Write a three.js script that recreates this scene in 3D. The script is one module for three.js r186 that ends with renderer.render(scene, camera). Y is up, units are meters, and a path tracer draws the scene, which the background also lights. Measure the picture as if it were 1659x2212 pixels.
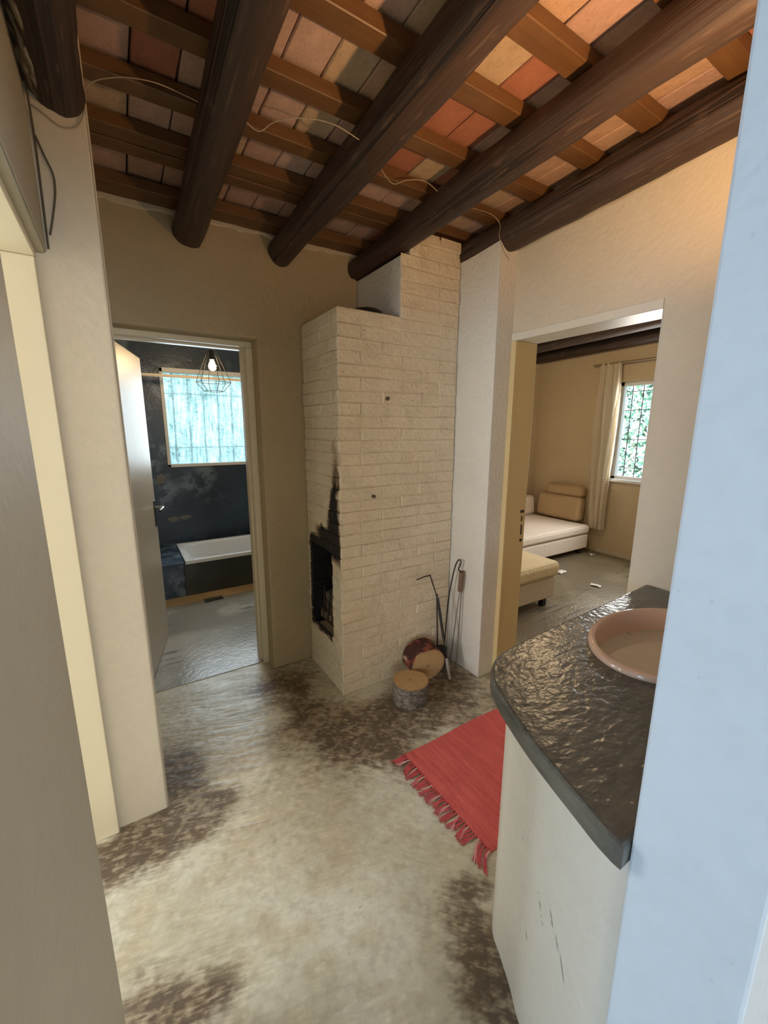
import * as THREE from 'three';
import { mergeGeometries } from 'three/addons/utils/BufferGeometryUtils.js';
import { RoundedBoxGeometry } from 'three/addons/geometries/RoundedBoxGeometry.js';
import { RectAreaLightUniformsLib } from 'three/addons/lights/RectAreaLightUniformsLib.js';

// ---------------------------------------------------------------- camera, sky, daylight, exposure
const scene = new THREE.Scene();
const camera = new THREE.PerspectiveCamera(2 * Math.atan(1106 / 894.2) * 180 / Math.PI, 1659 / 2212, 0.02, 200);
camera.rotation.order = 'YXZ';
camera.rotation.set(-11.41 * Math.PI / 180, -32.26 * Math.PI / 180, 0.205 * Math.PI / 180);
camera.position.set(0, 1.57, 0);
const renderer = new THREE.WebGLRenderer();
renderer.toneMapping = THREE.LinearToneMapping;
renderer.toneMappingExposure = 1.0;
renderer.shadowMap.enabled = true;
RectAreaLightUniformsLib.init();

const SKY = 4.0;                                   // brightness of the hazy day sky
{
  const w = 64, h = 32, d = new Float32Array(w * h * 4);
  for (let j = 0; j < h; j++) for (let i = 0; i < w; i++) {
    const el = Math.max(0, (j + 0.5) / h * 2 - 1), k = (j * w + i) * 4;
    d[k] = SKY * (0.86 - 0.30 * el); d[k + 1] = SKY * (0.97 - 0.20 * el); d[k + 2] = SKY * (1.08 - 0.02 * el); d[k + 3] = 1;
  }
  const t = new THREE.DataTexture(d, w, h, THREE.RGBAFormat, THREE.FloatType);
  t.mapping = THREE.EquirectangularReflectionMapping; t.magFilter = THREE.LinearFilter; t.needsUpdate = true;
  scene.background = t;
}
// daylight that comes in through each window opening: one area light of the opening's size, just inside it
function windowLight(name, w, h, pos, dir, color, k) {
  const l = new THREE.RectAreaLight(new THREE.Color().setRGB(...color), k, w, h);
  l.name = name; l.position.set(...pos);
  l.lookAt(pos[0] + dir[0], pos[1] + dir[1], pos[2] + dir[2]);
  scene.add(l); return l;
}
const DAY = [0.80, 0.92, 1.0];
windowLight('terrace_window_light', 1.9, 1.6, [-4.92, 1.4, 1.7], [1, 0, 0], [0.28, 0.56, 1.0], 13);
windowLight('garden_window_light', 1.8, 1.25, [1.25, 1.475, 4.12], [0, 0, -1], [0.96, 0.98, 1.0], 8);
windowLight('garden_window_light_001', 1.8, 1.25, [-3.1, 1.475, 4.12], [0, 0, -1], [0.80, 0.90, 1.0], 9);
windowLight('side_room_window_light', 1.3, 1.4, [-3.12, 1.5, -1.4], [1, 0, 0], [1.0, 0.965, 0.91], 15);
windowLight('side_room_window_light_001', 1.5, 1.4, [-1.9, 1.5, -2.70], [0, 0, 1], [0.72, 0.86, 1.0], 5);
windowLight('bathroom_window_light', 1.0, 0.95, [0.93, 1.66, -4.86], [0, 0, 1], DAY, 6);
windowLight('bedroom_window_light', 1.2, 1.1, [5.06, 1.54, -2.2], [-1, 0, 0], [1.0, 0.97, 0.92], 12);

// ---------------------------------------------------------------- helpers
function rng(seed) { let a = seed >>> 0; return () => { a = (a + 0x6D2B79F5) >>> 0; let t = a; t = Math.imul(t ^ (t >>> 15), t | 1); t ^= t + Math.imul(t ^ (t >>> 7), t | 61); return ((t ^ (t >>> 14)) >>> 0) / 4294967296; }; }
const R = rng(20240607);
const rr = (a, b) => a + (b - a) * R();
const clamp = (x, a = 0, b = 1) => Math.min(b, Math.max(a, x));
const smooth = (a, b, x) => { const t = clamp((x - a) / (b - a)); return t * t * (3 - 2 * t); };
const mix = (a, b, t) => a + (b - a) * t;
const mix3 = (a, b, t) => [mix(a[0], b[0], t), mix(a[1], b[1], t), mix(a[2], b[2], t)];
const PERM = new Uint8Array(512); { const r = rng(7), p = [...Array(256).keys()]; for (let i = 255; i > 0; i--) { const j = Math.floor(r() * (i + 1)); [p[i], p[j]] = [p[j], p[i]]; } for (let i = 0; i < 512; i++) PERM[i] = p[i & 255]; }
function vnoise(x, y, px = 256, py = 256) {           // value noise 0..1 that repeats after px, py cells
  const xi = Math.floor(x), yi = Math.floor(y), fx = x - xi, fy = y - yi;
  const x0 = ((xi % px) + px) % px, x1 = (x0 + 1) % px, y0 = ((yi % py) + py) % py, y1 = (y0 + 1) % py;
  const u = fx * fx * (3 - 2 * fx), v = fy * fy * (3 - 2 * fy);
  const h = (a, b) => PERM[(PERM[a & 255] + b) & 255] / 255;
  return mix(mix(h(x0, y0), h(x1, y0), u), mix(h(x0, y1), h(x1, y1), u), v);
}
function fbm(x, y, oct = 4, px = 256, py = 256) { let s = 0, a = 0.5, n = 0; for (let i = 0; i < oct; i++) { s += a * vnoise(x + i * 17.3, y + i * 9.1, px, py); n += a; a *= 0.5; x *= 2; y *= 2; px *= 2; py *= 2; } return s / n; }
const fbmT = (u, v, f, oct = 4, fy = f) => { let s = 0, a = 0.5, n = 0, p = f, q = fy; for (let i = 0; i < oct; i++) { s += a * vnoise(u * p, v * q, p, q); n += a; a *= 0.5; p *= 2; q *= 2; } return s / n; };   // tiling over u, v in 0..1
const toS = (c) => c <= 0.0031308 ? 12.92 * c : 1.055 * Math.pow(c, 1 / 2.4) - 0.055;
function tex(w, h, fn, { srgb = true, size = 1, sizeY = size, mirror = false } = {}) {   // fn(u, v) -> [r, g, b] (linear) or a number; size: metres per repeat
  const d = new Uint8Array(w * h * 4);
  for (let j = 0; j < h; j++) for (let i = 0; i < w; i++) {
    let c = fn((i + 0.5) / w, (j + 0.5) / h); if (typeof c === 'number') c = [c, c, c];
    const k = (j * w + i) * 4;
    for (let m = 0; m < 3; m++) d[k + m] = 255 * clamp(srgb ? toS(clamp(c[m])) : c[m]);
    d[k + 3] = 255;
  }
  const t = new THREE.DataTexture(d, w, h);
  t.wrapS = t.wrapT = mirror ? THREE.MirroredRepeatWrapping : THREE.RepeatWrapping; t.magFilter = THREE.LinearFilter; t.minFilter = THREE.LinearFilter;
  if (srgb) t.colorSpace = THREE.SRGBColorSpace;
  t.repeat.set(1 / size, 1 / sizeY); t.needsUpdate = true;
  return t;
}
const col = (r, g, b) => new THREE.Color().setRGB(r, g, b);
const mat = (o) => new THREE.MeshStandardMaterial({ roughness: 0.8, ...o });
const phys = (o) => new THREE.MeshPhysicalMaterial({ roughness: 0.5, ...o });

const taken = new Map();
function numbered(n) { const k = taken.get(n) ?? 0; taken.set(n, k + 1); return k ? `${n}_${String(k).padStart(3, '0')}` : n; }
function shade(o) { o.traverse((c) => { if (c.isMesh) { c.castShadow = true; c.receiveShadow = true; } }); return o; }
function mesh(name, geo, m, parent = scene) { const o = new THREE.Mesh(geo, m); o.name = parent === scene ? numbered(name) : name; o.castShadow = o.receiveShadow = true; parent.add(o); return o; }
function group(name, pos = [0, 0, 0]) { const g = new THREE.Group(); g.name = numbered(name); g.position.set(...pos); scene.add(g); return g; }
function tag(o, label, category, grp) { o.userData.label = label; o.userData.category = category; if (grp) o.userData.group = grp; return o; }
function struct(o, label) { o.userData.kind = 'structure'; if (label) o.userData.label = label; return o; }
// texture coordinates in metres, taken across each face's own direction
function planar(g) {
  g.computeVertexNormals === undefined || g.attributes.normal || g.computeVertexNormals();
  const p = g.attributes.position, n = g.attributes.normal, uv = new Float32Array(p.count * 2);
  for (let i = 0; i < p.count; i++) {
    const ax = Math.abs(n.getX(i)), ay = Math.abs(n.getY(i)), az = Math.abs(n.getZ(i));
    const x = p.getX(i), y = p.getY(i), z = p.getZ(i);
    if (ay >= ax && ay >= az) { uv[2 * i] = x; uv[2 * i + 1] = z; } else if (ax >= az) { uv[2 * i] = z; uv[2 * i + 1] = y; } else { uv[2 * i] = x; uv[2 * i + 1] = y; }
  }
  g.setAttribute('uv', new THREE.BufferAttribute(uv, 2)); return g;
}
function flat(g) { const k = g.index ? g.toNonIndexed() : g; k.computeVertexNormals(); return k; }
const box = (x0, x1, y0, y1, z0, z1) => planar(new THREE.BoxGeometry(x1 - x0, y1 - y0, z1 - z0).translate((x0 + x1) / 2, (y0 + y1) / 2, (z0 + z1) / 2));
const rbox = (x0, x1, y0, y1, z0, z1, r = 0.01, s = 2) => planar(new RoundedBoxGeometry(x1 - x0, y1 - y0, z1 - z0, s, Math.min(r, (x1 - x0) / 2.01, (y1 - y0) / 2.01, (z1 - z0) / 2.01)).translate((x0 + x1) / 2, (y0 + y1) / 2, (z0 + z1) / 2));
const merge = (a) => mergeGeometries(a.map((g) => { const k = g.index ? g.toNonIndexed() : g; for (const n of Object.keys(k.attributes)) if (!['position', 'normal', 'uv'].includes(n)) k.deleteAttribute(n); return k; }));
const V = (x, y, z) => new THREE.Vector3(x, y, z);
const curve = (pts, closed = false) => new THREE.CatmullRomCurve3(pts.map((p) => V(...p)), closed, 'centripetal');
const tube = (pts, r, n = 24, rad = 6) => new THREE.TubeGeometry(curve(pts), n, r, rad, false);
function rod(a, b, r0, r1 = r0, seg = 10) {            // straight round bar from a to b
  const A = V(...a), B = V(...b), l = A.distanceTo(B);
  const g = new THREE.CylinderGeometry(r1, r0, l, seg, 1);
  g.applyQuaternion(new THREE.Quaternion().setFromUnitVectors(V(0, 1, 0), B.clone().sub(A).normalize()));
  return g.translate(...A.clone().add(B).multiplyScalar(0.5).toArray());
}
// a block with a chamfered front (towards +z), 18 triangles, corners jittered
function chamfer(w, h, d, c, j = 0) {
  const q = () => (R() - 0.5) * 2 * j, B = [], M = [], F = [];
  for (const [sx, sy] of [[-1, -1], [1, -1], [1, 1], [-1, 1]]) {
    const dx = q(), dy = q(), dz = q();
    B.push([sx * w / 2 + dx, sy * h / 2 + dy, 0]); M.push([sx * w / 2 + dx, sy * h / 2 + dy, d - c + dz]); F.push([sx * (w / 2 - c) + dx, sy * (h / 2 - c) + dy, d + dz]);
  }
  const v = [], quad = (a, b, cc, dd) => v.push(...a, ...b, ...cc, ...a, ...cc, ...dd);
  for (let i = 0; i < 4; i++) { const k = (i + 1) % 4; quad(B[i], B[k], M[k], M[i]); quad(M[i], M[k], F[k], F[i]); }
  quad(F[0], F[1], F[2], F[3]);
  const g = new THREE.BufferGeometry(); g.setAttribute('position', new THREE.Float32BufferAttribute(v, 3)); g.computeVertexNormals(); return g;
}
// a wall cut from an outline (u, y pairs) with softly rounded arrises; axis 'x' faces +z, axis 'z' faces -x
function wallCut(pts, d0, d1, axis, b = 0.01) {
  const s = new THREE.Shape(); pts.forEach(([u, y], i) => (i ? s.lineTo(u, y) : s.moveTo(u, y))); s.closePath();
  const g = new THREE.ExtrudeGeometry(s, { depth: d1 - d0 - 2 * b, bevelEnabled: true, bevelSize: b, bevelOffset: -b, bevelThickness: b, bevelSegments: 2 });
  g.translate(0, 0, d0 + b); if (axis === 'z') g.rotateY(-Math.PI / 2).scale(-1, 1, 1), flipFaces(g);
  return planar(g);
}
function flipFaces(g) { for (const k of ['position', 'normal', 'uv']) { const a = g.attributes[k], n = a.itemSize, r = a.array; for (let i = 0; i < a.count; i += 3) for (let c = 0; c < n; c++) { const t = r[(i + 1) * n + c]; r[(i + 1) * n + c] = r[(i + 2) * n + c]; r[(i + 2) * n + c] = t; } } return g; }
function uvBy(g, fn) { const p = g.attributes.position, uv = new Float32Array(p.count * 2); for (let i = 0; i < p.count; i++) { const r = fn(p.getX(i), p.getY(i), p.getZ(i)); uv[2 * i] = r[0]; uv[2 * i + 1] = r[1]; } g.setAttribute('uv', new THREE.BufferAttribute(uv, 2)); return g; }

// ---------------------------------------------------------------- surfaces
const plasterMap = tex(512, 512, (u, v) => { const n = fbmT(u, v, 4, 5), f = fbmT(u + 0.3, v, 64, 2); let k = 0.90 + 0.10 * n + 0.05 * (f - 0.5); const s = vnoise(u * 90, v * 90, 90, 90); if (s > 0.985) k *= 0.86; return [k, k * (0.995), k * (0.985)]; }, { size: 1.7 });
const plasterBump = tex(512, 512, (u, v) => 0.55 * fbmT(u, v, 8, 4) + 0.45 * fbmT(u, v, 70, 3), { srgb: false, size: 1.1 });
const paint = mat({ color: col(0.66, 0.59, 0.465), map: plasterMap, bumpMap: plasterBump, bumpScale: 0.0035, roughness: 0.62 });
const paintBlueLit = mat({ color: col(0.63, 0.665, 0.695), map: plasterMap, bumpMap: plasterBump, bumpScale: 0.004, roughness: 0.6 });  // white wall paint with some of the blue daylight put into its colour
const bedroomPaint = mat({ color: col(0.64, 0.53, 0.36), map: plasterMap, bumpMap: plasterBump, bumpScale: 0.004, roughness: 0.7 });
const paintDimLit = mat({ color: col(0.46, 0.375, 0.235), map: plasterMap, bumpMap: plasterBump, bumpScale: 0.006, roughness: 0.7 });  // back wall paint, darkened and browned to carry the dim warm light there
const paintPale = mat({ color: col(0.76, 0.735, 0.68), map: plasterMap, bumpMap: plasterBump, bumpScale: 0.006, roughness: 0.6 });
const enamel = mat({ color: col(0.74, 0.66, 0.48), roughness: 0.38, bumpMap: plasterBump, bumpScale: 0.001 });        // glossy cream on doors and metal frames
const enamelLampLit = mat({ color: col(0.66, 0.52, 0.27), roughness: 0.42, bumpMap: plasterBump, bumpScale: 0.001 });  // far bedroom jamb: the warm lamp light on it is put into the colour
const enamelPale = mat({ color: col(0.70, 0.66, 0.57), roughness: 0.4, bumpMap: plasterBump, bumpScale: 0.001 });
const white = mat({ color: col(0.80, 0.80, 0.79), roughness: 0.45 });
const black = mat({ color: col(0.015, 0.014, 0.013), roughness: 0.55 });
const iron = mat({ color: col(0.05, 0.045, 0.042), roughness: 0.45, metalness: 0.6 });

// worn, waxed cement floor of the hall: pale trowelled cement with brown worn patches and painted-in shade beside the pier where the photograph shows them
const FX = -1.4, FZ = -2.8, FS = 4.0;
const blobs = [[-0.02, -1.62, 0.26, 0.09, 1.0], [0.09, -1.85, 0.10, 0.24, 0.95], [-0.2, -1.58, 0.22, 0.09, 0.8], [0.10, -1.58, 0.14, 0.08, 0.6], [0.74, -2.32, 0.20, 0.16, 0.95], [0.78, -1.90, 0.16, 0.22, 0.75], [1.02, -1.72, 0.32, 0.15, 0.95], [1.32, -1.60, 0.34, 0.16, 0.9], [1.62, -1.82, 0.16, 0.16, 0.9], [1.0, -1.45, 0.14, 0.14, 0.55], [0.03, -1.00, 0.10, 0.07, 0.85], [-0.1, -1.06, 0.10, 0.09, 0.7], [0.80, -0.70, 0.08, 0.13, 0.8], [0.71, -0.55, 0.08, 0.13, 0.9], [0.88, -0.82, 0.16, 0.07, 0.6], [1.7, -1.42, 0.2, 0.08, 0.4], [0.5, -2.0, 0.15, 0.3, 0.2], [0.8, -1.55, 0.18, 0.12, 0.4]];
function floorDirtShade(x, z) {
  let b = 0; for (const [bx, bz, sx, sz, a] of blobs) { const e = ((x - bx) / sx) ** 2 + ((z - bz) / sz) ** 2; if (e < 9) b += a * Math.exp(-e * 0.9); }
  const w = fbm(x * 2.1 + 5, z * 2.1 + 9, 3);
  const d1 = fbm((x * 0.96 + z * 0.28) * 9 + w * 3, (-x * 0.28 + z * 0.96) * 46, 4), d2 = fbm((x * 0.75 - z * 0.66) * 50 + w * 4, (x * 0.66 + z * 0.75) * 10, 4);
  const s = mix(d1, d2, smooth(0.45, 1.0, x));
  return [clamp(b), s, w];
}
const floorMap = tex(2048, 2048, (u, v) => {
  const x = FX + u * FS, z = FZ + v * FS, [b, s, w] = floorDirtShade(x, z);
  const fine = fbm(x * 75, z * 75, 3), cloud = fbm(x * 3.3 + 2, z * 3.3 + 4, 4), patch = fbm(x * 9 + 12, z * 9 + 31, 5), grit = vnoise(x * 240, z * 240);
  const t1 = fbm((x * 0.97 + z * 0.22) * 34 + w * 8, (-x * 0.22 + z * 0.97) * 190, 3), t2 = fbm((x * 0.70 - z * 0.71) * 190 + w * 8, (x * 0.71 + z * 0.70) * 34, 3), f2 = mix(t1, t2, smooth(0.35, 0.95, x));
  let c = mix3([0.50, 0.465, 0.35], [0.62, 0.605, 0.50], smooth(0.35, 0.65, cloud));
  c = mix3(c, [0.50, 0.42, 0.28], 0.45 * smooth(0.50, 0.72, patch));
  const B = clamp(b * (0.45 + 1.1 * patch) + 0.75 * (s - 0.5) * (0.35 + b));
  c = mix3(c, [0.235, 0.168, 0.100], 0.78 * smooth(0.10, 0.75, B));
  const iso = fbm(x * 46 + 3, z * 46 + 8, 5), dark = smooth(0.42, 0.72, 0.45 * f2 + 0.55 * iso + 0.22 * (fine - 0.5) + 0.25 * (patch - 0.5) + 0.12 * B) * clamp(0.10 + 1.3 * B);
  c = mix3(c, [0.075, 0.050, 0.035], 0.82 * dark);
  c = mix3(c, [0.36, 0.31, 0.22], 0.20 * smooth(0.54, 0.70, iso) * (1 - B));
  c = mix3(c, [0.68, 0.645, 0.53], 0.35 * smooth(0.44, 0.30, 0.5 * f2 + 0.5 * iso) * (1 - 0.6 * B));
  if (grit > 0.985) c = mix3(c, [0.10, 0.07, 0.05], 0.55 * clamp(0.3 + B));
  const sp = vnoise(x * 120 + 77, z * 120 + 13); if (sp > 0.991) c = mix3(c, [0.07, 0.05, 0.04], 0.75);
  const k = 0.88 + 0.24 * fine; return c.map((q) => q * k);
}, { mirror: true });
const floorBump = tex(1024, 1024, (u, v) => { const x = FX + u * FS, z = FZ + v * FS, [b, s] = floorDirtShade(x, z); return clamp(0.2 + 0.5 * s - 0.15 * b * s + 0.3 * fbm(x * 30, z * 30, 3)); }, { srgb: false, mirror: true });
const floorRough = tex(1024, 1024, (u, v) => { const x = FX + u * FS, z = FZ + v * FS, [b, s] = floorDirtShade(x, z); return clamp(0.22 + 0.22 * s + 0.18 * b * s); }, { srgb: false, mirror: true });
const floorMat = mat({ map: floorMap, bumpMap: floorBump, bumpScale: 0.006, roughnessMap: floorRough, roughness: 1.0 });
const floorUV = (g) => uvBy(g, (x, y, z) => [(x - FX) / FS, (z - FZ) / FS]);

const cementMap = (a, b, c, sz, f) => tex(512, 512, (u, v) => { const n = fbmT(u, v, 4, 5), s = fbmT(u, v, 10, 4, 60), k = fbmT(u + 0.4, v + 0.2, 3, 5); let q = mix3(a, b, smooth(0.35, 0.65, n)); q = mix3(q, c, f * smooth(0.55, 0.75, 0.5 * s + 0.5 * k)); return q; }, { size: sz });
const bathFloorMat = mat({ map: cementMap([0.27, 0.25, 0.205], [0.44, 0.425, 0.37], [0.09, 0.075, 0.06], 1.6, 0.95), bumpMap: plasterBump, bumpScale: 0.0022, roughness: 0.24 });
const bedFloorMat = mat({ map: cementMap([0.16, 0.130, 0.083], [0.23, 0.195, 0.13], [0.065, 0.05, 0.033], 1.8, 0.8), bumpMap: plasterBump, bumpScale: 0.006, roughness: 0.35 });
// blue-black burnished cement of the bathroom, with pale lime bloom that also paints in reflected window light
const darkCementMap = tex(1024, 1024, (u, v) => { const n = fbmT(u, v, 5, 6), f = fbmT(u + 0.13, v + 0.4, 30, 4); let c = mix3([0.013, 0.022, 0.038], [0.058, 0.092, 0.145], n); const bl = smooth(0.38, 0.62, fbmT(u + 0.6, v + 0.1, 5, 5)) * smooth(0.36, 0.68, f); return mix3(c, [0.20, 0.265, 0.345], 0.75 * bl); }, { size: 1.9 });
const darkCement = mat({ map: darkCementMap, bumpMap: plasterBump, bumpScale: 0.004, roughness: 0.34 });
const slate = mat({ map: tex(1024, 1024, (u, v) => { const n = fbmT(u, v, 6, 5), s = fbmT(u, v, 14, 4, 60); return mix3([0.060, 0.060, 0.052], [0.185, 0.172, 0.138], clamp(0.5 * n + 0.7 * (s - 0.25))); }, { size: 0.9 }), bumpMap: tex(1024, 1024, (u, v) => { const w = fbmT(u, v, 4, 3); return clamp(0.5 * fbmT(u + 0.09 * w, v + 0.05 * w, 30, 4, 60) + 0.5 * fbmT(u, v + 0.08 * w, 40, 3)); }, { srgb: false, size: 0.8 }), bumpScale: 0.0034, roughness: 0.26 });

// dark oiled logs: grain runs along v
const logMap = tex(512, 1024, (u, v) => { const g = fbmT(u, v, 90, 3, 3), b = fbmT(u, v, 6, 4, 5); const crack = smooth(0.30, 0.24, fbmT(u + 0.2, v, 20, 3, 2)); let c = mix3([0.022, 0.013, 0.010], [0.068, 0.038, 0.026], clamp(0.75 * g + 0.35 * b - 0.1)); c = mix3(c, [0.008, 0.005, 0.004], 0.8 * crack); const chip = smooth(0.70, 0.76, fbmT(u, v, 40, 3, 18)); return mix3(c, [0.13, 0.085, 0.06], 0.4 * chip); }, { size: 1 });
const logBump = tex(512, 1024, (u, v) => clamp(0.6 * fbmT(u, v, 40, 4, 3) + 0.4 * smooth(0.24, 0.34, fbmT(u + 0.2, v, 20, 3, 2))), { srgb: false, size: 1 });
const logMat = mat({ map: logMap, bumpMap: logBump, bumpScale: 0.006, roughness: 0.55 });
const boardMap = tex(512, 256, (u, v) => { const g = fbmT(u, v, 5, 4, 110), k = fbmT(u + 0.5, v, 10, 4, 8); return mix3([0.085, 0.038, 0.014], [0.185, 0.092, 0.033], clamp(0.6 * g + 0.55 * (k - 0.2))); }, { size: 0.8, sizeY: 0.3 });
const boardMat = mat({ map: boardMap, roughness: 0.5 });
const tileTones = [[0.50, 0.32, 0.21], [0.50, 0.335, 0.265], [0.45, 0.285, 0.225], [0.36, 0.14, 0.08], [0.50, 0.36, 0.235], [0.47, 0.335, 0.285]];
const tileMats = tileTones.map((c, i) => mat({ map: tex(128, 256, (u, v) => { const n = fbmT(u + i * 0.21, v + i * 0.37, 5, 4), f = fbmT(u + i * 0.1, v, 40, 2), s = vnoise(u * 34 + i * 5, v * 68 + i * 3, 34, 68); let q = mix3(c.map((k) => k * 0.80), c.map((k) => k * 1.12), n); q = q.map((k) => k * (0.9 + 0.2 * f)); if (s > 0.955) q = q.map((k) => k * 0.35); return q; }, { size: 0.17, sizeY: 0.34 }), bumpMap: plasterBump, bumpScale: 0.004, roughness: 0.85 }));
const roofDark = mat({ color: col(0.05, 0.035, 0.028), roughness: 0.9 });

// ---------------------------------------------------------------- room shell
// hall
struct(mesh('floor', floorUV(box(-5.1, 2.02, -0.2, 0, -2.63, 4.3)), floorMat), 'waxed beige cement floor with brown worn patches and painted shade beside the pier');
{ // back wall with the bathroom doorway
  const g = wallCut([[-0.3, 0], [-0.02, 0], [-0.02, 2.062], [0.716, 2.062], [0.716, 0], [1.94, 0], [1.94, 2.78], [-0.3, 2.78]], -2.77, -2.49, 'x', 0.012), fill = box(0.7165, 0.74, 2.0625, 2.086, -2.76, -2.4915);
  struct(mesh('wall_back', merge([g, fill]), paintDimLit), 'cream plastered back wall round the bathroom doorway');
}
{ // solid pier at the left, in front of the bathroom doorway
  struct(mesh('wall_pier', rbox(-0.302, 0.02, -0.01, 2.76, -2.5, -1.722, 0.014, 3), paint), 'cream plastered pier between the two left doorways');
}
{ // left wall with the doorway into the side room
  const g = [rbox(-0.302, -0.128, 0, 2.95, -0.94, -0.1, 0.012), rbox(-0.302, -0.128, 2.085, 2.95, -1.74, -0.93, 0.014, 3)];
  struct(mesh('wall_left', merge(g), mat({ color: col(0.41, 0.365, 0.275), map: plasterMap, bumpMap: plasterBump, bumpScale: 0.003, roughness: 0.65 })), 'plastered wall end beside the camera, its shade put into the olive grey colour');  // plaster colour darkened to carry the shade on this unlit side
}
{ // right wall with the bedroom doorway, pilaster at its far end
  // outline in (z, y), from the near wall to the back wall
  const g = wallCut([[-2.77, 0], [-1.70, 0], [-1.70, 2.086], [-0.928, 2.086], [-0.928, 0], [0, 0], [0, 2.95], [-2.77, 2.95]], 1.92, 2.08, 'z', 0.006), fills = [box(1.9212, 2.075, 2.0865, 2.105, -1.72, -1.7005), box(1.9212, 2.075, 2.0865, 2.105, -0.9275, -0.91)];
  struct(mesh('wall_right', merge([g, ...fills]), paint), 'cream plastered wall round the bedroom doorway');
  struct(mesh('wall_pilaster', rbox(1.79, 1.93, 0, 2.57, -2.48, -1.70, 0.008), paintPale), 'pale plastered pilaster between fireplace and bedroom door');
}
// the wall of the doorway that the camera stands in: its right reveal is in view, its head is above the frame
struct(mesh('wall_near', wallCut([[0.656, 0], [3.4, 0], [3.4, 3.05], [-0.31, 3.05], [-0.31, 2.10], [0.656, 2.10]], -0.26, -0.092, 'x', 0.005), paintBlueLit), 'white plastered wall end beside the basin, bluish daylight partly put into its paint');
// living room behind the camera, side room at the left
{
  struct(mesh('wall_side_room', merge([box(-3.3, -3.2, 0, 3.2, -3.1, -2.1), box(-3.3, -3.2, 0, 3.2, -0.7, -0.1), box(-3.3, -3.2, 0, 0.8, -2.1, -0.7), box(-3.3, -3.2, 2.2, 3.2, -2.1, -0.7)]), paint), 'side room wall with its west window');
  struct(mesh('wall_side_room', merge([box(-3.25, -2.65, 0, 3.0, -3.0, -2.78), box(-1.15, -0.28, 0, 3.0, -3.0, -2.78), box(-2.65, -1.15, 0, 0.8, -3.0, -2.78), box(-2.65, -1.15, 2.2, 3.0, -3.0, -2.78)]), paint), 'side room wall with its north window');
  struct(mesh('wall_west', merge([box(-5.1, -5.0, 0, 3.3, -0.3, 0.7), box(-5.1, -5.0, 0, 3.3, 2.7, 4.3), box(-5.1, -5.0, 0, 0.55, 0.7, 2.7), box(-5.1, -5.0, 2.25, 3.3, 0.7, 2.7)]), paint), 'living room wall with the terrace window');
  struct(mesh('wall_south', merge([box(-5.1, 3.5, 0, 0.8, 4.2, 4.32), box(-5.1, 3.5, 2.15, 3.3, 4.2, 4.32), box(-5.1, -4.05, 0.8, 2.15, 4.2, 4.32), box(-2.15, 0.3, 0.8, 2.15, 4.2, 4.32), box(2.2, 3.5, 0.8, 2.15, 4.2, 4.32)]), paint), 'living room wall with two garden windows');
  struct(mesh('wall_partition', box(-5.05, -0.14, 0, 3.0, -0.26, -0.1), paint), 'partition between side room and living room');
  struct(mesh('wall_east', box(3.4, 3.52, 0, 3.3, -0.2, 4.3), paint), 'living room east wall');
  struct(mesh('ceiling', box(-5.1, 3.5, 2.96, 3.1, -3.1, 4.3).translate(0, 0, 0), paint), 'plastered ceiling over living room and side room');
  struct(mesh('floor', floorUV(box(2.02, 3.5, -0.2, 0, -0.26, 4.3)), floorMat), 'cement floor of the living room');
  struct(mesh('floor', floorUV(box(-3.3, -0.3, -0.2, -0.001, -3.0, -2.63)), floorMat), 'cement floor of the side room');
}
// bathroom
{
  struct(mesh('floor', box(-0.4, 2.1, -0.2, 0.004, -5.0, -2.62), bathFloorMat), 'grey burnished cement bathroom floor with a joint at the threshold');
  const wx0 = 0.405, wx1 = 1.46, wy0 = 1.16, wy1 = 2.166;
  const g = [box(-0.4, wx0, 0, 2.9, -5.05, -4.9), box(wx1, 2.1, 0, 2.9, -5.05, -4.9), box(wx0, wx1, 0, wy0, -5.05, -4.9), box(wx0, wx1, wy1, 2.9, -5.05, -4.9)];
  struct(mesh('wall_bathroom', merge(g), darkCement), 'blue black burnished cement wall behind the bathtub');
  struct(mesh('wall_bathroom', box(-0.4, -0.28, 0, 2.9, -5.0, -2.7), darkCement), 'blue black bathroom wall behind the open door');
  struct(mesh('wall_bathroom', box(1.98, 2.1, 0, 2.9, -5.0, -2.7), darkCement), 'blue black bathroom wall at the foot of the bathtub');
  struct(mesh('ceiling', box(-0.4, 2.1, 2.62, 2.75, -5.05, -2.75), paint), 'bathroom ceiling');
  struct(mesh('floor', box(-0.28, 1.98, 0, 0.010, -4.12, -3.925), mat({ map: cementMap([0.40, 0.29, 0.15], [0.48, 0.36, 0.20], [0.22, 0.16, 0.09], 0.9, 0.5), roughness: 0.6 })), 'tan cement strip along the foot of the bathtub');
}
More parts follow.
